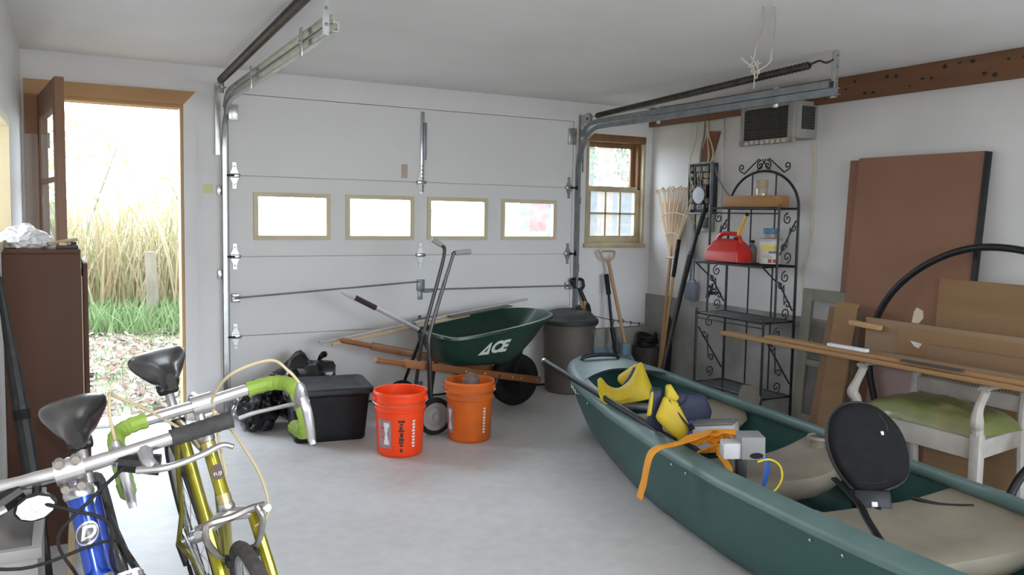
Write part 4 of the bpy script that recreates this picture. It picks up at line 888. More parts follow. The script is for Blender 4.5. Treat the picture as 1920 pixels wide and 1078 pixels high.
MB().lathe([(0,0),(.034,0),(.036,.004),(.036,.10),(.028,.118),(.015,.126),(.015,.14),(0,.14)],(3.34,-1.335,gz_-.002),18).build('body',GALVD,t)
MB().lathe([(0,.138),(.018,.138),(.018,.155),(0,.157)],(3.34,-1.335,gz_-.002),14).build('cap',BLACKPL,t)
t=thing('scrap_plank',(3.1,-1.6,0),'short weathered plank leaning into the bottom of the iron rack','plank')
MB().bar((2.86,-1.78,.02),(3.14,-1.60,.24),.14,.022,bev=.003).build('plank',mat('dirty_plank',(.20,.17,.14),(.15,.13,.11),.8,scale=6),t)
MB().bar((3.05,-1.65,.175),(3.13,-1.605,.235),.15,.012,bev=.002).build('batten',MATS['dirty_plank'],t)

# ------------------------------------------------------------------ sheets and frames leaning on the right wall
HB=mat('brown_hardboard',(.235,.115,.068),(.215,.105,.062),.75,scale=3); HBP=mat('pinkish_hardboard',(.27,.15,.125),(.25,.135,.11),.8,scale=3)
CBD=mat('cardboard',(.26,.155,.075),(.23,.135,.065),.9,scale=3,stretch=(1,.3,3)); PK=mat('pink_board',(.36,.25,.24),(.32,.22,.21),.9,scale=3)
def lean(name,mt,y0,y1,z1,xb_,xt_,th,label,cat,z0=0.,skew=0.):
    m=MB(); d=V(xt_-xb_,0,z1-z0); n=V(-(z1-z0),0,xt_-xb_).normalized()*th
    q=[V(xb_,y0,z0),V(xb_,y1,z0),V(xt_,y1+skew,z1),V(xt_,y0+skew,z1)]
    m.add(q+[p+n for p in q],[(0,1,2,3),(7,6,5,4),(0,4,5,1),(1,5,6,2),(2,6,7,3),(3,7,4,0)])
    return tag(m.build(name,mt,smooth=0),label,cat)
s1=lean('hardboard_sheet',HB,-2.05,-2.16,1.755,3.375,3.440,.006,'narrow brown hardboard sheet edge showing behind the largest sheet','board',skew=-.01)
s2=thing('hardboard_sheet',(3.33,-2.55,0),'large brown hardboard sheet with black edge leaning on the right wall','board')
def leanp(name,mt,y0,y1,z1,xb_,xt_,th,par,skew):
    m=MB(); n=V(-z1,0,xt_-xb_).normalized()*th; q=[V(xb_,y0,.0),V(xb_,y1,.0),V(xt_,y1+skew,z1),V(xt_,y0+skew,z1)]
    m.add(q+[p+n for p in q],[(0,1,2,3),(7,6,5,4),(0,4,5,1),(1,5,6,2),(2,6,7,3),(3,7,4,0)]); return m.build(name,mt,par,smooth=0)
leanp('panel',HB,-2.10,-2.90,1.765,3.345,3.430,.020,s2,-.045)
leanp('edge_strip',BLACKPL,-2.90,-2.925,1.760,3.345,3.430,.028,s2,-.045)
lean('pink_sheet',PK,-2.36,-2.67,.78,3.305,3.345,.010,'pinkish board standing behind the black hoop','board')
lean('cardboard_sheet',CBD,-2.755,-3.60,1.065,3.305,3.368,.006,'upright brown cardboard sheet above the lumber at the far right','cardboard')
lean('narrow_board',CBD,-2.175,-2.33,.875,3.10,3.245,.018,'narrow tan board standing left of the black hoop','board')
lean('narrow_board',mat('dark_tan_board',(.22,.125,.065),None,.85),-2.09,-2.185,.84,3.13,3.27,.018,'darker narrow board beside the tan one, next to the grey frame','board',skew=-.015)
lean('thin_batten',mat('dark_brown_batten',(.09,.06,.04),None,.85),-2.335,-2.365,.855,3.12,3.245,.014,'thin dark batten standing between tan board and black hoop','batten')  # batten in a darker brown than the boards beside it
f=thing('grey_window_sash',(3.40,-1.95,0),'old grey painted window sash leaning behind the narrow boards','window sash')
GF=mat('grey_brown_paint',(.20,.185,.15),(.165,.155,.125),.7,scale=5); 
SM=frame((3.335,-1.785,.0),(0,-1,0),(.072,0,1))
for a,b,c_,d_ in [(0,.075,0,.925),(.30,.375,0,.925),(.075,.30,.845,.925),(.075,.30,0,.10),(.075,.30,.42,.46)]: MB().box((a,c_,0),(b,d_,.028),.003,SM).build('frame_bar',GF,f)
for z0_,z1_ in ((.10,.42),(.46,.845)): MB().box((.075,z0_,.012),(.30,z1_,.016),0,SM).build('pane',GLASS,f,smooth=0)
# black hoop
m=MB(); pts=spline([(3.22,-3.55,.02),(3.24,-3.72,.50),(3.26,-3.70,.93),(3.275,-3.42,1.19),(3.275,-3.08,1.255),(3.275,-2.78,1.17),(3.27,-2.53,.97),(3.265,-2.40,.70),(3.26,-2.41,.50),(3.255,-2.46,.32),(3.24,-2.58,.02)],8)
tag(m.tube(pts,.019,10).build('pipe_hoop',BLACKPL),'black plastic pipe bent into a tall hoop around the armchair','pipe')
tag(MB().tube(spline([(2.84,-3.47,.02),(2.93,-3.49,.19),(3.02,-3.54,.30),(3.08,-3.64,.37),(3.09,-3.85,.30),(3.08,-4.0,.02)],8),.019,10).build('pipe_hoop',BLACKPL),'lower black pipe arching from the right front chair leg','pipe')

# ------------------------------------------------------------------ armchair
t=thing('armchair',(3.03,-3.07,0),'white painted cane backed armchair with green plastic covered seat','armchair')
CW=mat('cream_chair_paint',(.40,.365,.32),(.33,.30,.265),.55,scale=10,bump=.08)
xf_,xr=2.755,3.19; yl,yr=-2.72,-3.385
MB().box((xf_,yr,.275),(xf_+.03,yl,.375),.006).build('front_rail',CW,t)
MB().box((xr-.02,yr+.03,.29),(xr+.01,yl-.03,.37),.006).build('back_rail',CW,t)
for y,yy in ((yl,yl-.02),(yr,yr+.02)):
    MB().bar((xf_+.02,y,.325),(xr,yy+(-.03 if y==yl else .03),.325),.028,.09,bev=.006).build('side_rail',CW,t)
    MB().bar((xf_+.012,y,.004),(xf_+.012,y,.40),.05,.05,(1,0,0),bev=.008).build('front_leg',CW,t)
    m=MB(); s_=-1 if y==yl else 1
    P=spline([(xf_+.012,y,.39),(xf_+.005,y-.0,.43),(xf_-.015,y-s_*.008,.47),(xf_+.01,y-s_*.0,.53),(xf_+.045,y,.58),(xf_+.05,y,.60)],4)
    m.tube(P,[.028,.027,.026,.026,.027,.028,.029,.03,.029,.027,.024,.022,.021,.021,.021,.021,.021,.022,.023,.024,.024],10); m.build('arm_support',CW,t)
    m=MB(); m.tube(spline([(xf_+.03,y,.605),(xf_+.09,y,.618),(xf_+.28,y,.612),(xr+.01,y-s_*-.03,.62)],4),[.028]*13,10,sq=.55); m.build('arm_rest',CW,t)
    MB().tube(spline([(xr+.03,y+(-.04 if y==yl else .04),.004),(xr,y+(-.04 if y==yl else .04),.33),(xr+.01,y+(-.04 if y==yl else .04),.55),(xr+.03,y+(-.035 if y==yl else .035),.72)],5),.024,9).build('back_leg',CW,t)
CA=mat('cane_weave',(.46,.40,.30),(.38,.32,.23),.7,scale=10)
bk0,bk1=(xr+.0,yl-.045,.47),(xr+.0,yr+.045,.47)
m=MB(); m.bar((xr+.005,yl-.045,.488),(xr+.005,yr+.045,.488),.03,.085,bev=.008); m.build('back_frame_bar',CW,t)
m=MB(); m.bar((xr+.028,yl-.045,.70),(xr+.028,yr+.045,.70),.03,.05,bev=.008); m.build('back_frame_bar',CW,t)
def bkp(u,v): return V(xr+.012+.014*v,yl-.05+(yr-yl+.10)*u,.53+.15*v)
for k in range(1,36): m=MB(); m.tube([bkp(k/36,0),bkp(k/36,1)],.0022,4); MB_=m.build('cane_strand',CA,t)
for k in range(0,10): MB().tube([bkp(0,k/10),bkp(1,k/10)],.0022,4).build('cane_strand',CA,t)
# cushion
GC=mat('green_plastic_cover',(.14,.17,.05),(.24,.22,.095),.35,scale=6,bump=.9,bscale=6,coat=.25)
rows=[]
N1,N2=34,26
m=MB(); top=[];bt=[]
for i in range(N1+1):
    u=i/N1*2-1; rt=[];rb=[]
    for j in range(N2+1):
        v=j/N2*2-1; e=max(0,1-abs(u)**4)*max(0,1-abs(v)**4)
        x=2.98+.195*v*(1-.02*u*u); y=(yl+yr)/2+.31*u
        z=.372+.095*e**.38+.022*mnoise.noise(V(x*6,y*6,0))*e+.010*(1-2*abs(mnoise.noise(V(x*11,y*9,4))))*e
        rt.append((x,y,z)); rb.append((x,y,.367))
    top.append(rt);bt.append(rb)
m.grid(top); m.grid(bt)
m.grid([[top[0][j] for j in range(N2+1)],[bt[0][j] for j in range(N2+1)]]); m.grid([[top[-1][j] for j in range(N2+1)],[bt[-1][j] for j in range(N2+1)]]); m.grid([[r_[0] for r_ in top],[r_[0] for r_ in bt]]); m.grid([[r_[-1] for r_ in top],[r_[-1] for r_ in bt]])
m.build('seat_cushion',GC,t,smooth=60)

# ------------------------------------------------------------------ lumber resting on the chair arms
LW=mat('pine_lumber',(.36,.20,.085),(.28,.15,.06),.65,scale=4,stretch=(1,.12,1)); LW2=mat('dark_lumber',(.22,.13,.065),(.17,.10,.05),.7,scale=4,stretch=(1,.12,1)); LW3=mat('grey_tan_lumber',(.29,.19,.11),(.23,.15,.085),.75,scale=4,stretch=(1,.12,1))
def board(p0,p1,w_,h,mt,label,up=(0,0,1)): return tag(MB().bar(p0,p1,w_,h,up,bev=.003).build('lumber_board',mt),label,'board','lumber across the armchair')
board((2.765,-1.70,.645),(2.835,-4.2,.645),.085,.022,LW,'longest pine board of the lumber pile, reaching out towards the rack')
board((2.875,-2.10,.645),(2.935,-4.2,.645),.09,.022,LW3,'second board lying beside the longest pine board')
board((2.985,-2.35,.645),(3.045,-4.2,.645),.10,.022,LW2,'dark board at the wall side of the lumber pile')
board((2.79,-2.05,.667),(2.85,-4.1,.667),.07,.020,LW,'pine board stacked on top of the longest board')
board((2.89,-2.62,.668),(2.935,-4.2,.668),.08,.022,LW3,'upper board behind the white strip on the lumber pile')
board((3.005,-2.95,.700),(3.055,-4.2,.700),.016,.085,LW2,'board standing on edge at the back of the lumber pile',)
tag(MB().bar((3.10,-2.50,.733),(3.13,-4.1,.733),.022,.19,bev=.003).build('lumber_board',LW3),'wide grey tan board standing on edge behind the lumber pile','board','lumber across the armchair')
tag(MB().bar((3.06,-2.42,.79),(3.065,-2.62,.78),.04,.03,bev=.006).build('wood_offcut',mat('pale_offcut',(.46,.28,.12),None,.7)),'splintered pale offcut at the end of the wide board','offcut')
tag(MB().bar((2.79,-2.50,.688),(2.80,-2.745,.688),.035,.018,bev=.003).build('white_strip',WHITEPL),'short white plastic strip lying on the lumber pile','strip')
tag(MB().bar((2.755,-2.98,.681),(2.765,-3.30,.682),.03,.010,bev=.002).build('dark_offcut',mat('dark_grey_offcut',(.055,.055,.05),None,.7)),'dark grey offcut lying on the front of the lumber pile','offcut')
tag(lean('cardboard_flap',CBD,-2.72,-4.0,.80,3.078,3.086,.005,'low cardboard flap behind the upper boards','cardboard',z0=.657),None)
m=MB(); m.prism([(-2.775,.83),(-2.815,.83),(-2.84,.86),(-2.835,.90),(-2.80,.915),(-2.785,.89)],frame((3.11,0,0),(0,1,0),(0,0,1)),.004); tag(m.build('paper_scrap',mat('cream_paper',(.56,.48,.34),None,.9),smooth=0),'torn cream paper scrap tucked above the wide board','paper')
m=MB(); m.prism([(-2.80,.735),(-2.87,.728),(-2.85,.70),(-2.825,.71)],frame((3.070,0,0),(0,1,0),(0,0,1)),.003); tag(m.build('paper_scrap',mat('white_paper',(.66,.62,.60),None,.9),smooth=0),'small torn white paper stuck on the cardboard flap','paper')

# ------------------------------------------------------------------ dangling cord from the ceiling
t=thing('ceiling_cord',(2.10,-2.56,2.289),'tangled white cord dangling from the ceiling above the canoe','cord')
WC=mat('white_cord',(.62,.58,.52),None,.7)
MB().tube(spline([(1.70,-3.0,2.288),(1.90,-2.80,2.275),(2.08,-2.58,2.25),(2.12,-2.52,2.18),(2.125,-2.50,2.12)],8),.0035,6).build('strand',WC,t)
MB().tube(spline([(1.74,-3.02,2.288),(1.95,-2.82,2.268),(2.14,-2.62,2.22),(2.17,-2.58,2.16),(2.14,-2.52,2.12)],8),.0035,6).build('strand',WC,t)
r=random.Random(21); c0=V(2.13,-2.52,2.135)
pts=[c0+V(r.gauss(0,.028),r.gauss(0,.02),r.gauss(0,.035)) for k in range(14)]
MB().tube(spline(pts,5),.003,5).build('tangle',WC,t)
MB().tube(spline([c0,c0+V(-.05,0,.02),c0+V(-.085,.01,.045)],4),.0025,5).build('loose_end',WC,t)
MB().tube(spline([c0,c0+V(.0,0,-.05),c0+V(.008,.01,-.10)],4),.0025,5).build('loose_end',WC,t)
# ------------------------------------------------------------------ canoe
CT=V(2.10,-1.12,0); CD=V(-.143,-.9897,0).normalized(); CN=V(.9897,-.143,0).normalized(); CL=4.4
def cw(s,t,z): return CT+CD*s+CN*t+V(0,0,z)
def interp(tab,x):
    for (a,b),(c,d) in zip(tab,tab[1:]):
        if x<=c: u=(x-a)/(c-a); u=max(0,min(1,u)); return b+(d-b)*u
    return tab[-1][1]
TW=[(0,.012),(.02,.055),(.06,.115),(.12,.17),(.22,.23),(.38,.293),(.6,.345),(.9,.388),(1.25,.425),(1.7,.46),(2.2,.472)]
TZ=[(0,.45),(.15,.45),(.4,.432),(.8,.402),(1.3,.378),(2.2,.366)]
TB=[(0,.16),(.03,.10),(.10,.055),(.22,.025),(.45,.008),(.8,.002),(2.2,.002)]
TF=[(0,.3),(.3,.42),(.5,.55),(.95,.74),(1.5,.92),(2.2,.95)]
def sm(tab,s):
    s=min(s,CL-s); return (interp(tab,max(0,s-.05))+2*interp(tab,s)+interp(tab,s+.05))/4 if s>.1 else interp(tab,s)
KY=thing('canoe',cw(2.2,0,0),'dark green plastic canoe on the floor along the right side','canoe')
HULL=mat('green_canoe_plastic',(.020,.074,.066),(.026,.086,.078),.42,scale=4,bump=.04,bscale=60)
RIMM=mat('pale_green_gunwale',(.115,.185,.18),(.09,.16,.155),.42,scale=6,bump=.03)  # paler green than the hull, for gunwales and decks
st=[0,.008,.02,.04,.07,.11,.16,.22,.3,.4,.52,.66,.82,1.0,1.2,1.45,1.7,1.95]; st=st+[2.2]+[CL-s for s in reversed(st)]
rows=[];rim_rows=[];inn=[]
for s in st:
    W=sm(TW,s);Z=sm(TZ,s);zb=sm(TB,s);wb=W*sm(TF,s)
    half=[(0,zb),(.55*wb,zb),(.86*wb,zb+.006),(.97*wb,zb+.03),(wb+(W-wb)*.25,zb+.09),(wb+(W-wb)*.62,zb+(Z-zb)*.5),(W*.985,Z-.085),(W,Z-.04)]
    rows.append([cw(s,-a,z) for a,z in reversed(half)]+[cw(s,a,z) for a,z in half[1:]])
    g=[(W,-.05),(W+.012,-.048),(W+.015,-.030),(W+.006,-.012),(max(0,W-.03),.004),(max(0,W-.066),.004),(max(0,W-.074),-.016),(max(0,W-.06),-.045)]
    rim_rows.append(([cw(s,-a,Z+z) for a,z in g],[cw(s,a,Z+z) for a,z in g]))
    hi=[(0,zb+.012),(.55*wb,zb+.012),(.84*wb,zb+.02),(.94*wb-.008,zb+.045),(max(0,wb+(W-wb)*.25-.01),zb+.095),(max(0,wb+(W-wb)*.62-.012),zb+(Z-zb)*.5),(max(0,W*.985-.014),Z-.085),(max(0,W-.014),Z-.03)]
    inn.append([cw(s,-a,z) for a,z in reversed(hi)]+[cw(s,a,z) for a,z in hi[1:]])
m=MB(); m.grid(rows); m.grid(inn); m.build('hull',HULL,KY,smooth=50)
for k in (0,1):
    m=MB(); m.grid([r[k] for r in rim_rows],False,True); m.build('gunwale',RIMM,KY,smooth=60)
def deck(s0,s1,name):
    rows=[]
    for i in range(13):
        u=i/12; rr=[]
        for j in range(13):
            v=j/12*2-1
            smax=s1-(.17*(1-v*v)) ; s=s0+(smax-s0)*u; ss=s if s0<2 else CL-s
            W=sm(TW,s)-.035; rr.append(cw(ss,W*v,sm(TZ,s)+.004+.012*(1-v*v)*min(1,s/.2)))
        rows.append(rr)
    m=MB(); m.grid(rows); m.grid([[p-V(0,0,.012) for p in r] for r in rows]); return m.build(name,RIMM,KY,smooth=60)
deck(.004,.62,'bow_deck')
def deck2():
    rows=[]
    for i in range(11):
        u=i/10; rr=[]
        for j in range(13):
            v=j/12*2-1; s=.004+(.62-.17*(1-v*v)-.004)*u; W=sm(TW,s)-.035; rr.append(cw(CL-s,W*v,sm(TZ,s)+.004+.012*(1-v*v)*min(1,s/.2)))
        rows.append(rr)
    m=MB(); m.grid(rows); m.grid([[p-V(0,0,.012) for p in r] for r in rows]); return m.build('stern_deck',RIMM,KY,smooth=60)
deck2()
for s in (.20,CL-.20): MB().tube(spline([cw(s,-.13,.455),cw(s,-.11,.478),cw(s,0,.486),cw(s,.11,.478),cw(s,.13,.455)],4),.013,8).build('carry_handle',BLACKPL,KY)
rv=bolt_mesh('rivet',.006,GALV)
for s in (.62,.80,1.84,1.96,2.72,2.86,3.3,3.5):
    W=sm(TW,s); Z=sm(TZ,s)
    o=place(rv,'rivet',KY,cw(s,-(W*.992+.002),Z-.075)); o.rotation_euler=(-CN).to_track_quat('Z','Y').to_euler()
# white script mark near the bow
WS=mat('white_script',(.70,.74,.74),None,.6)
m=MB()
for k in range(5):
    s=.40+.03*k; s2=s+.02; W=sm(TW,s)*.99+.003; W2=sm(TW,s2)*.99+.003; Z=sm(TZ,s); m.tube([cw(s,-W*.985,Z-.075-.02*(k%2)),cw(s2,-W2*.985,Z-.10+.012*(k%2))],.0035,5)
m.build('maker_mark',WS,KY)
TAN=mat('tan_seat_plastic',(.27,.235,.18),(.23,.20,.155),.55,scale=7,bump=.06)
def innerw(s,z):
    W=sm(TW,s);Z=sm(TZ,s);zb=sm(TB,s);wb=W*sm(TF,s)
    return interp([(zb,.5*wb),(zb+.02,.84*wb),(zb+.045,.94*wb-.008),(zb+.095,wb+(W-wb)*.25-.01),(zb+(Z-zb)*.5,wb+(W-wb)*.62-.012),(Z-.085,W*.985-.014),(Z,W-.02)],z)-.012
def seat(s0,s1,zc,ze,th,tw,name,cup=None,tilt=0.):
    rows=[];N=20
    for i in range(N+1):
        t=-tw+2*tw*i/N; e=abs(t)/tw; zt=zc+(ze-zc)*max(0,(e-.35)/.65)**1.6; d0=.03*e**3; 
        a=s0+d0; b=s1-.05*e**3
        q=[(a,zt-.03),(a+.01,zt-.006),(a+.04,zt),(a+(b-a)*.35,zt-.018*(1-e)),(a+(b-a)*.7,zt-.022*(1-e)),(b-.05,zt-.004),(b-.012,zt-.014),(b,zt-.05),(b-.03,zt-th*.75),(b-.09,zt-th*(1-.55*e**2)),(a+.07,zt-th*(1-.55*e**2)),(a+.01,zt-th*.6)]
        rows.append([cw(s,max(-innerw(s,z),min(innerw(s,z),t)),z) for s,z in q])
    m=MB(); m.grid(rows,False,True); n=len(rows[0]); m.f.append(tuple(range(n))); m.f.append(tuple(N*n+k for k in reversed(range(n))))
    so=m.build(name,TAN,KY,smooth=50)
    if cup:
        for s,t,z in cup:
            c=cw(s,t,z); MB().lathe([(.046,-.06),(.046,.006),(.05,.012),(.056,.010),(.058,-.002)],c,22).build('cup_rim',TAN,so)
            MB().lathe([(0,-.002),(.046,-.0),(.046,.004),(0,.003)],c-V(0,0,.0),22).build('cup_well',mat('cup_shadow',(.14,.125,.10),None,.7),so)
    return so
seat(.86,1.28,.27,.335,.12,.385,'bow_seat')
seat(1.66,2.04,.25,.355,.15,.452,'middle_seat',[(1.80,.375,.338),(1.80,-.375,.338)])
SS=seat(2.47,2.98,.285,.335,.14,.452,'stern_seat',[(2.58,-.34,.315)])
MB().tube(spline([cw(2.50,.22,.30),cw(2.58,.28,.292),cw(2.66,.36,.305)],5),.008,6).build('seat_cord',BLACKPL,SS)
# moulded backrest on the stern seat
BR_=thing('folding_seat_back',cw(2.5,.06,.30),'black moulded seat back clipped onto the stern seat of the canoe','seat back')
bc=cw(2.40,.07,.492); bu=(CN+CD*.42).normalized(); bv=(V(0,0,1)-CD*.42); bv=(bv-bu*bv.dot(bu)).normalized(); bn=bu.cross(bv)
if bn.dot(CD)<0: bn=-bn
ol=[(-.145,-.14),(-.10,-.185),(0,-.20),(.10,-.185),(.15,-.13),(.178,-.03),(.168,.06),(.12,.14),(.045,.185),(-.045,.19),(-.125,.15),(-.175,.06),(-.178,-.04)]
ols=[(p.x*.80*math.cos(.30)-p.y*.88*math.sin(.30),p.x*.80*math.sin(.30)+p.y*.88*math.cos(.30)) for p in spline([(a,b,0) for a,b in ol],3,True)]
def shell(k,h): return [bc+bu*x*k+bv*y*k+bn*(h+1.1*x*x+.25*y*y) for x,y in ols]
m=MB(); loft(m,[shell(.80,.028),shell(.93,.028),shell(1,.016),shell(1,-.016),shell(.93,-.022),shell(.5,-.02),shell(.1,-.02)],None,True,True)
FAB=mat('black_foam_fabric',(.010,.010,.011),(.014,.014,.015),.8,scale=20,bump=.1,spec=.15)
b_=m.build('shell',FAB,BR_,smooth=50)
m=MB(); m.tube(shell(1.0,-.008),.0105,7,True); m.build('edge_trim',mat('grey_edge_trim',(.045,.045,.048),None,.5),b_)
m=MB()
m.tube([bc+bu*x+bv*y+bn*(.034+1.0*x*x) for x,y in [(.06,-.13),(.075,-.09),(.085,0),(.075,.08),(.05,.12)]],.004,5); m.tube([bc+bu*x+bv*y+bn*(.034+1.0*x*x) for x,y in [(.10,-.10),(.112,-.03),(.105,.05),(.075,.11)]],.004,5); m.tube([bc+bu*x+bv*y+bn*(.034+1.0*x*x) for x,y in [(-.05,-.145),(.0,-.15),(.05,-.14),(.06,-.13)]],.004,5)
m.build('seam',BLACKPL,b_)
for x,y in ((.055,.045),(-.075,-.01)):
    MB().cbox((0,0,0),(.03,.045,.012),.004).build('slot',BLACKPL,b_) if False else None
    m=MB(); m.box((-.016,-.022,.030),(.016,.022,.040),.004,Matrix.Translation(bc)@Matrix((bu,bv,bn)).transposed().to_4x4()@Matrix.Translation((x,y,0))); so=m.build('slot',BLACKPL,b_)
    if x>0: m=MB(); m.box((-.007,-.009,.038),(.007,.009,.046),.003,Matrix.Translation(bc)@Matrix((bu,bv,bn)).transposed().to_4x4()@Matrix.Translation((x,y,0))); m.build('clip',WHITEPL,so)
BMx=Matrix.Translation(bc)@Matrix((bu,bv,bn)).transposed().to_4x4()
MB().box((-.07,-.265,-.015),(.07,-.17,.04),.01,BMx).build('hinge_block',BLACKPL,BR_)
MB().box((-.012,-.235,.038),(.012,-.215,.048),.004,BMx).build('clip',WHITEPL,BR_)
for pts in ([bc-bu*.13-bv*.13,cw(2.56,-.10,.33),cw(2.66,-.16,.32),cw(2.88,-.30,.325)],):
    m=MB(); m.tube(spline(pts,5),[.016]*16,8,sq=.4); m.build('strap',BLACKPL,BR_)
MB().tube([bc-bu*.05-bv*.25,cw(2.53,.04,.28)],.012,8).build('post',BLACKPL,BR_)
# paddle
t=thing('paddle',cw(1.0,-.36,.40),'black paddle lying along the near gunwale towards the bin','paddle')
a=V(1.665,-1.29,.470); b=V(1.47,-2.78,.368)
MB().tube([a,a.lerp(b,.8),b],.0165,10).build('shaft',BLACKPL,t)
MB().tube([a+(a-b).normalized()*.01,a,a.lerp(b,.012)],[.016,.019,.018],10).build('end_cap',GALV,t)
MB().tube([b,b+(b-a)*.04,b+(b-a)*.13],[.02,.06,.05],12,sq=.12).build('blade',BLACKPL,t)
# life jackets
YEL=mat('yellow_nylon',(.62,.46,.02),(.54,.39,.02),.6,scale=8,bump=.3,bscale=10); NAV=mat('navy_nylon',(.018,.026,.06),(.014,.02,.048),.6,scale=8,bump=.2)
def pillow(outline,th,n,mt,name,par,k0=.86):
    Q=[V(p) for p in outline]; P=[]
    for i_ in range(len(Q)):
        a_,b_=Q[i_],Q[(i_+1)%len(Q)]; P+=[a_.lerp(b_,u) for u in (.08,.3,.5,.7,.92)]
    c=sum(P,V(0,0,0))/len(P); n=V(n).normalized()
    lo=[[c+(p-c)*k+n*h for p in P] for k,h in ((.45,th),(k0,th*.86),(.95,th*.5),(1,0),(.95,-th*.5),(k0,-th*.86),(.45,-th))]
    m=MB(); loft(m,lo,None,True,True); return m.build(name,mt,par,smooth=60)
t=thing('yellow_life_jacket',cw(.9,-.15,.40),'all yellow life jacket draped over the bow end of the canoe','life jacket')
top=[(1.597,-1.976,.486),(1.617,-1.986,.498),(1.647,-2.006,.458),(1.698,-2.035,.441),(1.751,-2.06,.489),(1.783,-2.071,.553),(1.796,-2.077,.577),(1.814,-2.086,.583),(1.836,-2.103,.52),(1.860,-2.122,.45)]
bot=[(1.519,-2.096,.457),(1.535,-2.11,.401),(1.564,-2.127,.38),(1.614,-2.153,.385),(1.665,-2.178,.395),(1.69,-2.191,.40),(1.715,-2.204,.405),(1.735,-2.214,.41),(1.755,-2.225,.415),(1.775,-2.234,.42)]
tp=spline(top,3); bp_=spline(bot,3); sec=[]
for i_,(a,b) in enumerate(zip(tp,bp_)):
    nrm=V(-.45,-.6,.66); e=math.sin(PI*min(1,max(0,(i_+.6)/(len(tp)+.2))))**.4; fold=.012*mnoise.noise(V(i_*.35,0,3))
    sec.append([a+nrm*0,a.lerp(b,.12)+nrm*.028*e,a.lerp(b,.35)+nrm*(.042*e+fold),a.lerp(b,.65)+nrm*(.045*e-fold),a.lerp(b,.9)+nrm*.028*e,b,a.lerp(b,.8)-nrm*.03*e,a.lerp(b,.2)-nrm*.03*e])
m=MB(); loft(m,sec,None,True,True); m.build('body',YEL,t,smooth=45)
pillow([(1.80,-2.06,.575),(1.87,-2.10,.45),(1.84,-1.95,.39),(1.78,-1.90,.47)],.03,(.6,.5,.6),YEL,'back_panel',t)
m=MB(); m.tube(spline([(1.715,-2.05,.455),(1.755,-2.055,.50),(1.785,-2.06,.555)],4),.014,8,sq=.4); m.build('lining',NAV,t)
t=thing('navy_and_yellow_life_jacket',cw(1.5,-.2,.30),'navy and yellow life jacket standing upright in the canoe','life jacket')
vd=V(-.45,-.85,.15)
sc=lambda P,d=0:[V(p)-vd.normalized()*0+V(.478,.875,-.05)*d for p in P]
pillow(sc([(1.458,-2.709,.56),(1.418,-2.703,.46),(1.538,-2.764,.325),(1.572,-2.768,.42),(1.520,-2.733,.535)]),.022,vd,YEL,'front_panel',t)
pillow(sc([(1.502,-2.669,.600),(1.525,-2.678,.605),(1.560,-2.702,.54),(1.522,-2.688,.495),(1.495,-2.672,.53)]),.018,vd,YEL,'collar',t)
pillow(sc([(1.60,-2.587,.55),(1.765,-2.647,.53),(1.80,-2.664,.44),(1.76,-2.65,.30),(1.62,-2.608,.30)]),.03,vd,NAV,'back_panel',t)
pillow(sc([(1.440,-2.639,.590),(1.485,-2.658,.585),(1.485,-2.661,.505),(1.50,-2.661,.36),(1.415,-2.641,.42)]),.03,vd,NAV,'side_panel',t)
pillow(sc([(1.425,-2.66,.575),(1.435,-2.665,.575),(1.425,-2.665,.46),(1.408,-2.655,.455)]),.016,vd,YEL,'trim',t)
pillow(sc([(1.46,-2.64,.37),(1.60,-2.70,.33),(1.62,-2.69,.285),(1.46,-2.60,.30)]),.03,vd,NAV,'hem',t)
m=MB(); m.tube(spline([(1.475,-2.725,.545),(1.50,-2.735,.515),(1.545,-2.745,.53),(1.575,-2.735,.555)],5),[.013]*16,8,sq=.4); m.tube(spline([(1.50,-2.735,.515),(1.535,-2.77,.45),(1.565,-2.79,.415)],5),[.012]*11,8,sq=.4); m.build('binding',NAV,t)
m=MB(); m.box((-.018,-.014,-.006),(.018,.014,.006),.004,Matrix.Translation((1.555,-2.795,.425))@Euler((.9,0,.4)).to_matrix().to_4x4()); m.build('buckle',BLACKPL,t)
# loose cushion pad under the jackets
tag(MB().tube(spline([cw(1.02,-.30,.37),cw(1.12,-.18,.37),cw(1.14,.0,.37),cw(1.08,.16,.375)],5),[.03]*16,10,sq=.6).build('rolled_pad',mat('grey_pad',(.20,.20,.23),(.14,.14,.17),.5,scale=15)),'grey rolled pad lying on the bow seat between the jackets','pad')
# grey block and clamp-like device
GB=mat('grey_board_box',(.17,.17,.17),(.14,.14,.14),.6,scale=8); WB=mat('pale_box_side',(.55,.55,.58),None,.6)
t=thing('small_box',(1.62,-2.84,.30),'small grey topped box wedged beside the life jacket','box')
XM=frame((1.58,-2.80,.30),(.50,-.80,0),(.8,.5,0)); MB().box((0,0,0),(.19,.10,.125),.006,XM@Matrix.Rotation(-.18,4,'Y')).build('box',WB,t)
MB().box((-.004,-.004,.125),(.194,.104,.137),.004,XM@Matrix.Rotation(-.18,4,'Y')).build('lid',GB,t)
MB().box((.10,-.006,.03),(.19,-.003,.055),0,XM@Matrix.Rotation(-.18,4,'Y')).build('label_print',mat('orange_print',(.60,.22,.10),None,.6),t,smooth=0)
t=thing('cardboard_elbow_box',(1.46,-3.22,.27),'pale grey box with dark round hole on a black post','box')
E1=frame((1.387,-3.187,.405),(.85,-.50,.03),(.50,.85,0))
MB().box((0,0,0),(.075,.075,.065),.004,E1).build('white_end',mat('pale_grey_card',(.52,.52,.54),None,.6),t)
hb=MB().box((.070,-.01,.0),(.165,.10,.093),.004,E1).build('grey_end',mat('mid_grey_card',(.25,.245,.24),None,.7),t)
c=E1@V(.13,-.0105,.018); M_=Matrix.Translation(c)@Matrix((V(.85,-.5,.03).normalized(),V(0,0,1),V(-.5,-.85,0).normalized())).transposed().to_4x4()
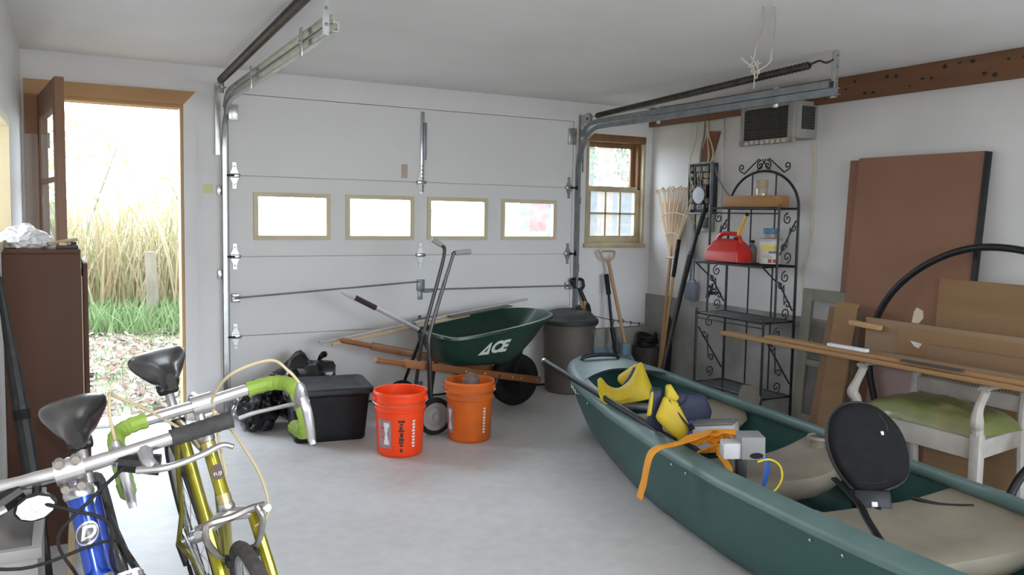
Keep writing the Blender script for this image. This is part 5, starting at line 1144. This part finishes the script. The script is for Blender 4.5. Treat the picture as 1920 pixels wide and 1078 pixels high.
MB().lathe([(0,0),(.020,0),(.021,.002),(0,.002)],n=18,M=M_@Matrix.Scale(1.3,4,(1,0,0))@Matrix.Scale(.6,4,(0,1,0))).build('hole',BLACKPL,hb)
MB().box((.055,.0,-.165),(.095,.05,.0),.006,E1).build('post',BLACKPL,t)
def ribbon(name,pts,w_,mt,label,cat,par=None,sq=.12,k=6):
    q=spline(pts,k); m=MB().tube(q,[w_/2]*len(q),8,sq=sq); o=m.build(name,mt,par,smooth=60)
    return tag(o,label,cat) if label else o
ORS=mat('orange_webbing',(.84,.33,.015),(.74,.28,.015),.65,scale=10)
t=thing('orange_strap',(1.35,-2.9,.38),'crumpled orange webbing strap hanging over the near gunwale of the canoe','strap')
ribbon('hanging_end',[(1.575,-2.945,.405),(1.45,-2.93,.412),(1.33,-2.93,.405),(1.262,-2.93,.402),(1.222,-2.925,.375),(1.212,-2.912,.31),(1.212,-2.90,.255),(1.208,-2.89,.215),(1.20,-2.885,.175)],.050,ORS,None,None,t,.16)
r=random.Random(31)
for k in range(7):
    c0=V(1.47+.028*k,-2.945-.008*k,.405+.006*(k%3))
    ribbon('loop',[c0+V(-.13,.01,0),c0+V(-.06,.03*r.uniform(-1,1),.025),c0+V(.01,.03*r.uniform(-1,1),.03+.01*r.random()),c0+V(.06,-.02,.01),c0+V(.03,-.05,-.02),c0+V(-.04,-.04,-.03)],.042,ORS,None,None,t,.2)
ribbon('trailing_end',[(1.50,-3.05,.37),(1.50,-3.10,.33),(1.49,-3.12,.28),(1.47,-3.15,.24)],.036,ORS,None,None,t,.2)
BLS=mat('blue_webbing',(.02,.09,.36),(.02,.07,.28),.5,scale=10)
ribbon('blue_strap',[(1.527,-3.262,.430),(1.532,-3.282,.40),(1.522,-3.29,.36),(1.517,-3.285,.32),(1.505,-3.28,.285)],.036,BLS,'blue strap hanging down from the hole of the pale grey box','strap')
ribbon('short_blue_strap',[(1.39,-2.99,.37),(1.41,-3.03,.345),(1.43,-3.06,.30),(1.45,-3.07,.25)],.03,BLS,'short blue strap lying left of the black post','strap')
ribbon('side_blue_strap',[(1.60,-2.755,.44),(1.585,-2.77,.42),(1.565,-2.785,.38),(1.55,-2.80,.34)],.034,BLS,'blue strap beside the small grey topped box','strap')
tag(MB().tube(spline([(1.49,-3.27,.405),(1.54,-3.285,.412),(1.583,-3.30,.385),(1.587,-3.31,.335),(1.560,-3.30,.285),(1.53,-3.27,.262)],6),.0045,6).build('yellow_rope_loop',mat('yellow_rope_loop',(.70,.55,.03),None,.5)),'thin yellow rope looped beside the blue strap','rope')
t=thing('black_bag',cw(1.95,-.27,.02),'black fabric bag on the canoe floor under the straps','bag')
blob(cw(1.93,-.24,.13),(.11,.15,.125),4,.2,2,4,.016).build('bag',FAB,t,smooth=40)
# ------------------------------------------------------------------ bicycles
CHROME=mat('brushed_alloy',(.62,.62,.64),(.50,.50,.52),.28,.9,scale=20); STEELB=mat('tarnished_steel',(.30,.27,.25),(.40,.38,.36),.35,.85,scale=30)
TYRE=mat('dusty_tyre',(.045,.042,.042),(.075,.07,.07),.85,scale=30,bump=.2)
def bike(name, x0, y0, lean, label, fr, geo, road, yaw=0.):
    B=Matrix.Translation((x0,y0,0))@Matrix.Rotation(lean,4,'Y')@rotz(-PI/2+yaw)
    t=thing(name,(x0,y0-.5,0),label,'bicycle')
    def bb(m,nm,mt,par=None): m.v=[B@v for v in m.v]; return m.build(nm,mt,par or t)
    g={k:V(v[0],0,v[1]) for k,v in geo.items() if isinstance(v,tuple)}; R=geo['R']; tr=geo['tr']
    FR,RE=fr
    dt=.014 if road else .017
    for nm,a,b,r,mt in [('top_tube','sc','ht',dt,FR),('down_tube','bb','hb',dt*1.15,FR),('seat_tube','bb','sc',dt*1.1,FR)]:
        p,q=g[a],g[b]; 
        if a=='sc': q=q+(g['hb']-g['ht'])*.2
        if nm=='down_tube': q=q+(g['ht']-g['hb'])*.2
        bb(MB().tube([p,q],r,12),nm,FR)
    for s in (-1,1):
        bb(MB().tube([g['sc']+V(-.01,s*.012,-.02),g['ra']+V(.1,s*.035,.13),g['ra']+V(0,s*.06,0)],.008 if road else .011,8),'seat_stay',RE)
        bb(MB().tube([g['bb']+V(-.02,s*.03,0),g['ra']+V(.2,s*.04,0),g['ra']+V(0,s*.06,0)],.009 if road else .012,8),'chain_stay',RE)
    hd=(g['ht']-g['hb']).normalized()
    h=bb(MB().tube([g['hb'],g['hb'].lerp(g['ht'],.08),g['ht'].lerp(g['hb'],.08),g['ht']],[geo['hr']*1.12,geo['hr'],geo['hr'],geo['hr']*1.12],16),'head_tube',FR)
    for p,s in ((g['hb'],-1),(g['ht'],1)): bb(MB().tube([p,p+hd*s*.008,p+hd*s*.02,p+hd*s*.028],[geo['hr']*1.2,geo['hr']*1.3,geo['hr']*1.15,geo['hr']*.7],14),'headset',CHROME)
    # fork
    cr=g['hb']-hd*.035
    if road:
        bb(MB().tube([cr+V(0,-.05,-.005),cr+V(0,0,.012),cr+V(0,.05,-.005)],[.014,.017,.014],10),'fork_crown',CHROME)
        for s in (-1,1): bb(MB().tube(spline([cr+V(0,s*.05,0),cr.lerp(g['fa'],.55)+V(-.012,s*.052,0),g['fa']+V(0,s*.05,0)],6),[.013]*5+[.011]*4+[.008]*4,9),'fork_blade',FR)
    else:
        bb(MB().box((-.03,-.075,-.02),(.03,.075,.02),.01,Matrix.Translation(cr)),'fork_crown',RE)
        for s in (-1,1):
            bb(MB().tube([cr+V(0,s*.062,.02),cr.lerp(g['fa'],.5)+V(0,s*.062,0)],.015,10),'fork_stanchion',CHROME); bb(MB().tube([cr.lerp(g['fa'],.42)+V(0,s*.062,0),g['fa']+V(0,s*.06,0)],.02,10),'fork_leg',RE)
    # wheels
    for c in (g['ra'],g['fa']):
        n=48; P=[c+V((R-tr)*math.cos(2*PI*k/n),0,(R-tr)*math.sin(2*PI*k/n)) for k in range(n)]
        w=bb(MB().tube(P,tr,10,True),'tyre',TYRE)
        P=[c+V((R-2*tr-.004)*math.cos(2*PI*k/n),0,(R-2*tr-.004)*math.sin(2*PI*k/n)) for k in range(n)]
        bb(MB().tube(P,.009,8,True),'rim',CHROME,w)
        bb(MB().tube([c+V(0,-.055,0),c+V(0,-.03,0),c+V(0,-.028,0),c+V(0,.028,0),c+V(0,.03,0),c+V(0,.055,0)],[.008,.008,.022,.022,.008,.008],12),'hub',CHROME,w)
        for k in range(28):
            a=2*PI*k/28; s=1 if k%2 else -1; bb(MB().tube([c+V(.02*math.cos(a+.9*s),s*.026,.02*math.sin(a+.9*s)),c+V((R-2*tr)*math.cos(a),0,(R-2*tr)*math.sin(a))],.0012,4),'spoke',CHROME,w)
    # saddle
    sd=g['sd']; ax=(g['sc']-g['bb']).normalized()
    bb(MB().tube([g['sc']-ax*.05,sd-V(0,0,.05)],.0128,12),'seat_post',CHROME); bb(MB().tube([g['sc']-ax*.02,g['sc']+ax*.012],.021,12),'seat_clamp',BLACKPL)
    sec=[]
    for i in range(15):
        u=i/14; x=-.13+.27*u; wd=.078*(1-u)**1.0*(1 if u>.0 else 1)+.018
        wd=interp([(0,.048),(.05,.068),(.13,.079),(.25,.079),(.42,.060),(.62,.038),(.82,.028),(.94,.023),(1,.012)],u); zz=interp([(0,.002),(.10,.018),(.25,.020),(.5,.008),(.8,.0),(1,-.016)],u); dp=interp([(0,.022),(.2,.042),(.45,.058),(.8,.048),(1,.022)],u)
        sec.append([sd+V(x,wd*math.copysign(abs(math.cos(a))**.8,math.cos(a)),zz+(.024*math.sin(a)**.9 if math.sin(a)>0 else -dp*abs(math.sin(a))**.8)) for a in [2*PI*k/24+1e-4 for k in range(24)]])
    m=MB(); loft(m,sec,None,True,True)
    sa=bb(m,'saddle',mat('worn_black_vinyl',(.018,.017,.018),(.03,.028,.028),.33,scale=10,coat=.15))
    for s in (-1,1): bb(MB().tube(spline([sd+V(-.09,s*.03,-.02),sd+V(-.04,s*.022,-.055),sd+V(.04,s*.02,-.055),sd+V(.11,s*.008,-.02)],4),.0035,6),'saddle_rail',CHROME,sa)
    bb(MB().box((-.025,-.028,-.075),(.025,.028,-.045),.008,Matrix.Translation(sd)),'saddle_clamp',BLACKPL,sa)
    # crank set
    c=g['bb']; ch=MB().lathe([(.07,-.0015),(.095,-.0015),(.10,0),(.095,.0015),(.07,.0015)],c+V(0,-.045,0),36,Matrix.Rotation(PI/2,4,'X')); bb(ch,'chainring',STEELB)
    bb(MB().cyl(c+V(0,-.06,0),c+V(0,.06,0),.018,12),'bottom_bracket',STEELB)
    for s,d in ((-1,1),(1,-1)):
        e=c+V(.165*d*.8,s*.065,.165*d*.3); k=bb(MB().bar(c+V(0,s*.06,0),e,.022,.014,(0,1,0),bev=.004),'crank_arm',CHROME); bb(MB().box((-.045,-.04 if s<0 else 0,-.012),(.045,0 if s<0 else .08,.012),.004,Matrix.Translation(e+V(0,s*.015 if s>0 else -.055,0))),'pedal',BLACKPL,k)
    for z in (.098,-.098): bb(MB().bar(c+V(0,-.045,z),g['ra']+V(0,-.04,z*.4),.006,.008),'chain',STEELB)
    sp=MB()
    for k in range(6): sp.lathe([(.018,0),(.022+.004*k,0),(.022+.004*k,.0018),(.018,.0018)],g['ra']+V(0,-.05+.004*k,0),24,Matrix.Rotation(PI/2,4,'X'))
    bb(sp,'cassette',STEELB)
    m=MB(); m.bar(g['ra']+V(0,-.06,0),g['ra']+V(.03,-.055,-.07),.016,.03,bev=.004); m.bar(g['ra']+V(.03,-.05,-.07),g['ra']+V(.08,-.05,-.15),.012,.025,bev=.004); bb(m,'rear_derailleur',BLACKPL)
    m=MB(); m.box((-.02,-.055,.08),(.03,-.03,.12),.005,Matrix.Translation(c)); bb(m,'front_derailleur',BLACKPL)
    return t,bb,g,hd
OLIVE=mat('gold_olive_paint',(.34,.30,.01),(.29,.26,.012),.22,.55,scale=4,coat=.6)
geo=dict(ra=(0,.335),fa=(1.0,.335),bb=(.42,.265),sc=(.285,.79),sd=(.235,.945),ht=(.795,.865),hb=(.838,.725),R=.335,tr=.016,hr=.0150)
t,bb,g,hd=bike('road_bicycle',-.51,-2.89,-.215,'olive gold road bicycle with green taped drop handlebars',(OLIVE,OLIVE),geo,True,.045)
SILV=CHROME; GT=mat('lime_bar_tape',(.26,.40,.06),(.22,.35,.05),.6,scale=12,bump=.3,bscale=30)
cl=V(.872,0,.972)
bb(MB().tube([g['ht'],V(.775,0,.955),V(.772,0,.968)],[.011,.0115,.012],12),'stem_quill',SILV)
bb(MB().tube(spline([V(.768,0,.962),V(.81,0,.968),cl],4),[.016,.015,.014,.0135,.0135,.0135,.014,.015,.017],12),'stem',SILV)
cb_=bb(MB().tube([cl+V(0,-.022,0),cl+V(0,.022,0)],.0205,14),'bar_clamp',SILV); bb(MB().tube([cl+V(-.012,.0,-.03),cl+V(-.012,.024,-.03)],.007,10),'clamp_bolt',SILV,cb_)
def drop(s):
    return [cl+V(0,s*.02,0),V(.872,s*.06,.973),V(.872,s*.115,.973),V(.877,s*.152,.972),V(.900,s*.175,.969),V(.935,s*.183,.962),V(.962,s*.185,.938),V(.968,s*.186,.90),V(.950,s*.186,.866),V(.91,s*.186,.85),V(.85,s*.186,.848)]
for s in (-1,1):
    P=spline(drop(s),6); bb(MB().tube(P[:14],.0125,10),'handlebar',SILV)
    k0=10 if s>0 else 12
    bb(MB().tube(P[k0:],[.0165+.0008*math.sin(i*1.9) for i in range(len(P)-k0)],10),'bar_tape',GT)
    hp=V(.966,s*.185,.938)
    lv=bb(MB().tube(spline([hp+V(-.012,0,-.02),hp+V(.012,0,.012),hp+V(.022,0,.03),hp+V(.024,0,.045)],4),[.016,.017,.018,.017,.016,.015,.014,.013,.012,.011,.009,.007,.006],10),'brake_hood',SILV)
    bb(MB().tube([V(.962,s*.170,.932),V(.962,s*.202,.932)],.012,10),'lever_pivot',SILV,lv)
    bb(MB().tube(spline([hp+V(.018,0,.02),hp+V(.034,0,-.01),hp+V(.032,0,-.05),hp+V(.020,0,-.082),hp+V(.022,0,-.098)],4),[.009,.0095,.01,.0105,.011,.011,.011,.011,.0105,.010,.010,.010,.0095,.009,.008,.008,.007][:17],9,sq=.7),'brake_lever',SILV,lv)
    bb(MB().tube(spline([hp+V(.015,-s*.012,.0),hp+V(-.02,-s*.04,-.006),hp+V(-.045,-s*.09,-.008),hp+V(-.055,-s*.125,-.012)],4),.0065,8,sq=.7),'extension_lever',SILV,lv)
    if s>0: cp=[hp+V(.024,0,.045),hp+V(.02,-.015,.075),V(.97,s*.14,1.045),V(.95,s*.06,1.035),V(.90,s*.02,.985),V(.87,s*.018,.93),V(.86,.016,.87),V(.87,.012,.80)]
    else: cp=[hp+V(.024,0,.045),hp+V(.02,.002,.09),hp+V(.005,.012,.13),V(.93,s*.165,1.055),V(.90,s*.12,1.01),V(.87,s*.07,.95),V(.84,s*.035,.90),V(.80,s*.02,.86)]
    bb(MB().tube(spline(cp,7),.0032,7),'brake_cable',mat('cream_cable_housing',(.52,.43,.26),(.46,.38,.23),.5,scale=10))
bb(MB().tube(spline([V(.80,.03,.93),V(.83,.06,.86),V(.86,.085,.76),V(.87,.08,.68),V(.87,.045,.66)],7),.0032,7),'brake_cable',MATS['cream_cable_housing'])
# centre-pull brake on the fork crown
bc_=V(.868,0,.688)
br=bb(MB().tube(spline([bc_+V(.0,-.075,.012),bc_+V(.012,-.04,.02),bc_+V(.016,0,.018),bc_+V(.012,.04,.02),bc_+V(0,.075,.012)],4),[.009]*17,8),'brake_bridge',STEELB)
for s in (-1,1):
    bb(MB().tube(spline([bc_+V(.012,s*.055,.022),bc_+V(.016,s*.062,-.01),bc_+V(.012,s*.05,-.05),bc_+V(.006,s*.034,-.075)],4),.008,8),'brake_arm',STEELB,br)
    bb(MB().box((-.008,-.006,-.012),(.032,.006,.006),.003,Matrix.Translation(bc_+V(.0,s*.03,-.075))),'brake_shoe',BLACKRUB,br)
    bb(MB().tube([bc_+V(.02,s*.075,.014),bc_+V(.03,s*.077,.014)],.009,8),'brake_nut',CHROME,br)
bd=(g['ht']+g['hb'])/2+V(.0150,0,.0045)
M_=frame(bd,(0,1,0),hd)
bb(MB().prism([(x*.011,y*.017) for x,y in rrect(1,1,.5)],M_,.0035),'head_badge',mat('dark_badge',(.05,.02,.02),None,.4))
vs,fs=text_mesh('FUJI',.011,.0006); bb(MB().add(vs,fs,M_@Matrix.Translation((0,-.004,.0042))),'badge_lettering',mat('badge_white',(.75,.75,.72),None,.5))
for u in (.14,.9):
    p=g['bb'].lerp(g['sc'],u); ax=(g['sc']-g['bb']).normalized(); bb(MB().tube([p,p+ax*.012],.0175,12),'cable_clip',CHROME)
p=g['ht'].lerp(g['hb'],.85); bb(MB().tube([p,p-hd*.022],.0168,14),'lug',mat('gold_lug',(.55,.45,.22),None,.3,.7))
p=g['ht'].lerp(g['hb'],.02); bb(MB().tube([p,p-hd*.018],.0168,14),'lug',MATS['gold_lug'])

BLUEF=mat('metallic_blue_paint',(.01,.06,.42),(.01,.05,.36),.18,.5,scale=4,coat=.8); BLKF=mat('gloss_black_paint',(.012,.012,.014),None,.25,.2,coat=.5)
geo=dict(ra=(0,.325),fa=(1.05,.325),bb=(.42,.30),sc=(.26,.70),sd=(.205,.865),ht=(.752,.842),hb=(.80,.70),R=.325,tr=.025,hr=.0215)
t,bb,g,hd=bike('mountain_bicycle',-.762,-3.14,-.188,'blue mountain bicycle with silver flat handlebar and black grips',(BLUEF,BLKF),geo,False)
cl=V(.832,0,.922)
bb(MB().tube([g['ht'],g['ht']+hd*.075],[.019,.019],14),'steerer',CHROME)
bb(MB().tube(spline([g['ht']+hd*.055,V(.77,0,.905),cl-V(.015,0,0)],4),[.021,.021,.02,.019,.018,.018,.018,.019,.02],12),'stem',CHROME)
c_=bb(MB().tube([cl+V(0,-.024,0),cl+V(0,.024,0)],.0225,14),'bar_clamp',CHROME)
for s in (-1,1):
    for zz in (.022,-.026): bb(MB().tube([cl+V(.008,s*.013,zz),cl+V(.026,s*.013,zz)],[.0085,.007],10),'clamp_bolt',STEELB,c_)
MB_=bb(MB().tube(spline([cl+V(-.02,-.285,.005),cl+V(-.008,-.12,.002),cl,cl+V(-.008,.12,.002),cl+V(-.02,.285,.005)],6),[.0125]*9+[.014]*7+[.0125]*9,12),'handlebar',CHROME)
for s in (-1,1):
    a=cl+V(-.0115,s*.175,.003); b=cl+V(-.020,s*.290,.005)
    gp=bb(MB().tube([a.lerp(b,k/16) for k in range(17)],[.0175]+[.0165+.001*(k%2) for k in range(15)]+[.0185],12),'grip',mat('charcoal_grip',(.028,.028,.03),(.045,.045,.047),.75,scale=60,bump=.3))
    k=cl+V(.005,s*.125,-.005)
    lv=bb(MB().tube(spline([k+V(-.01,-s*.0,.0),k+V(.02,0,-.012),k+V(.035,s*.01,-.022)],4),[.016,.015,.014,.013,.013,.013,.012,.011,.010],10),'brake_mount',CHROME)
    bb(MB().tube(spline([k+V(.03,-s*.02,-.02),k+V(.045,s*.03,-.026),k+V(.045,s*.09,-.022),k+V(.04,s*.13,-.016),k+V(.046,s*.15,-.024)],5),[.010]*6+[.0085]*8+[.0075]*7,9,sq=.7),'brake_lever',CHROME,lv)
    sh=bb(MB().tube([cl+V(-.004,s*.08,-.012),cl+V(.012,s*.145,-.034)],[.017,.02],10),'shifter',BLACKPL)
    bb(MB().tube(spline([cl+V(.012,s*.085,-.02),cl+V(.05,s*.02,-.05),cl+V(.045,-s*.04,-.10),g['hb']+V(.05,-s*.03,.04),g['hb']+V(-.1,-s*.03,-.05)],7),.0032,6),'brake_cable',BLACKRUB)
bb(MB().tube(spline([cl+V(.01,-.10,-.03),cl+V(.07,-.20,-.06),cl+V(.08,-.10,-.12),cl+V(.05,.02,-.13),cl+V(0,.05,-.16)],7),.003,6),'shift_cable',BLACKRUB)
# white reflector
rf=cl+V(.032,-.062,-.038); RMt=frame(rf,(0,1,0),(0,0,1))
m=MB().lathe([(0,-.012),(.026,-.012),(.029,-.006),(.029,.004),(.026,.006)],n=24,M=RMt@Matrix.Scale(1.15,4,(1,0,0))@Matrix.Scale(.82,4,(0,1,0))); ro=bb(m,'reflector',BLACKPL)
m=MB().lathe([(0,.008),(.012,.0085),(.020,.007),(.026,.006)],n=10,M=RMt@Matrix.Scale(1.15,4,(1,0,0))@Matrix.Scale(.82,4,(0,1,0))); bb(m,'reflector_lens',mat('white_reflector',(.88,.88,.88),(.70,.70,.74),.12,.2,scale=90,bump=.8,bscale=120),ro)
bb(MB().tube([rf-V(.01,0,0),cl+V(0,-.055,-.012)],.008,8),'reflector_bracket',BLACKPL)
bd=(g['ht']*.55+g['hb']*.45)+V(.0205,0,.006); M_=frame(bd,(0,1,0),hd)
def wrap(vs): # bend a flat badge round the head tube
    out=[]
    for v in vs: a=v.x/.0218; out.append(V((.0222+v.z)*math.sin(a),v.y,(.0222+v.z)*math.cos(a)-.0215))
    return out
def bent(poly,th,mt,nm,par=None):
    n=len(poly); vs=wrap([V(x,y,0) for x,y in poly]+[V(x,y,th) for x,y in poly]); c0=wrap([V(0,0,th)])
    fs=[(n+i,n+(i+1)%n,2*n) for i in range(n)]+[(i,(i+1)%n,n+(i+1)%n,n+i) for i in range(n)]
    return bb(MB().add(vs+c0,fs,M_),nm,mt,par)
bdg=bent([(.022*math.cos(a),.021*math.sin(a)+.004*math.cos(a)) for a in [2*PI*k/28 for k in range(28)]],.0012,CHROME,'head_badge')
bent([(.019*math.cos(a),.017*math.sin(a)+.004*math.cos(a)) for a in [2*PI*k/28 for k in range(28)]],.0018,mat('dark_badge_field',(.06,.07,.09),None,.35),'badge_field',bdg)
vs,fs=text_mesh('D',.034,.0004,.3,.0012); bb(MB().add(wrap([V(v.x,v.y,.0026+v.z) for v in vs]),fs,M_),'badge_letter',mat('badge_silver',(.80,.80,.80),None,.3,.5),bdg)

# ------------------------------------------------------------------ brown cabinet at the left wall
t=thing('brown_cabinet',(-1.01,-1.68,0),'tall dark brown cabinet standing by the open entry door','cabinet')
BRN=mat('dark_brown_veneer',(.088,.042,.027),(.066,.031,.02),.55,scale=3,stretch=(1,1,.2),spec=.2); TANE=mat('raw_chipboard_edge',(.48,.36,.22),None,.8)
X0,X1,Y0,Y1,ZT=-1.158,-.888,-1.90,-1.45,1.208
MB().box((X0,Y0,0),(X1,Y0+.018,ZT-.018),.002).build('side_panel',BRN,t); MB().box((X0,Y1-.018,0),(X1,Y1,ZT-.018),.002).build('side_panel',BRN,t)
MB().box((X0,Y0,ZT-.018),(X1,Y1,ZT),.004).build('top_panel',BRN,t); MB().box((X0,Y0+.018,.06),(X0+.01,Y1-.018,ZT-.018)).build('back_panel',BRN,t,smooth=0)
for z in (.06,.45,.82): MB().box((X0+.01,Y0+.018,z),(X1-.01,Y1-.018,z+.018)).build('shelf',BRN,t,smooth=0)
MB().box((X1,Y0+.004,.0),(X1+.004,Y0+.022,1.10)).build('edge_strip',TANE,t,smooth=0)
d=MB().box((X1+.006,Y0+.02,.05),(X1+.024,Y1,1.15),.002).build('door',BRN,t); MB().cyl((X1+.024,Y1-.06,.62),(X1+.045,Y1-.06,.62),.012,10).build('knob',GALVD,d)
b=blob((-1.085,-1.76,ZT+.035),(.075,.075,.052),9,.3,1.7,4,ZT+.001); tag(b.build('plastic_bag',mat('white_carrier_bag',(.72,.72,.74),(.60,.60,.62),.35,scale=6,bump=.5,bscale=12),smooth=30),'crumpled white plastic bag on top of the brown cabinet','bag')
tag(MB().bar((-1.00,-1.82,ZT+.020),(-.90,-1.72,ZT+.034),.014,.012,bev=.002).build('wood_splinter',PW),'pale wood splinter lying on the brown cabinet top','splinter')
t=thing('dark_tray',(-.94,-1.80,ZT),'small dark tray of scraps at the cabinet top edge','tray')
MB().box((-.975,-1.86,ZT+.0005),(-.895,-1.68,ZT+.012),.003).build('tray',mat('dark_tray',(.06,.045,.04),None,.7),t)
for k in range(6): r_=random.Random(k); MB().cbox((-.96+.05*r_.random(),-1.84+.14*r_.random(),ZT+.018),(.02,.03,.012),.003,(0,0,r_.random()*3)).build('scrap',[MATS['dark_tray'],PW,GREYP][k%3],t)
# things stored between cabinet and bicycles
t=thing('folded_umbrella',(-1.03,-2.38,0),'black folded umbrella leaning between cabinet and bicycles','umbrella')
a=V(-1.155,-2.15,1.12); b=V(-1.00,-2.45,.01); 
MB().tube([a.lerp(b,k/12) for k in range(13)],[.010,.013,.017,.021,.024,.026,.027,.027,.025,.022,.017,.012,.006],10).build('canopy',mat('black_nylon',(.012,.012,.013),(.02,.02,.02),.5,scale=12,bump=.4,bscale=20),t)
MB().tube([a.lerp(b,-.08),a],.007,8).build('handle',BLACKPL,t)
MB().tube([a.lerp(b,.42),a.lerp(b,.45)],.0285,10).build('tie_band',BLACKRUB,t)
t=thing('grey_crate',(-1.14,-3.0,0),'pale grey storage crate at the left edge beside the blue bicycle','crate')
CRM=Matrix.Translation((-1.165,-2.98,0))
PG=mat('pale_grey_crate',(.38,.38,.38),(.33,.33,.33),.55,scale=5)
for a_,b_ in [((-.15,-.25,0),(.15,-.235,.48)),((-.15,.235,0),(.15,.25,.48)),((-.15,-.235,0),(-.138,.235,.48)),((.138,-.235,0),(.15,.235,.48)),((-.138,-.235,0),(.138,.235,.012))]: MB().box(a_,b_,.003,CRM).build('wall_panel',PG,t)
for a_,b_ in [((-.16,-.26,.47),(.16,-.235,.50)),((-.16,.235,.47),(.16,.26,.50)),((-.16,-.235,.47),(-.135,.235,.50)),((.135,-.235,.47),(.16,.235,.50))]: MB().box(a_,b_,.004,CRM).build('rim',PG,t)
tag(MB().bar((-.955,-2.62,.004),(-.925,-2.20,.42),.10,.02,(1,0,0),bev=.003).build('scrap_board',PW),'short pine board propped behind the blue bicycle','board')
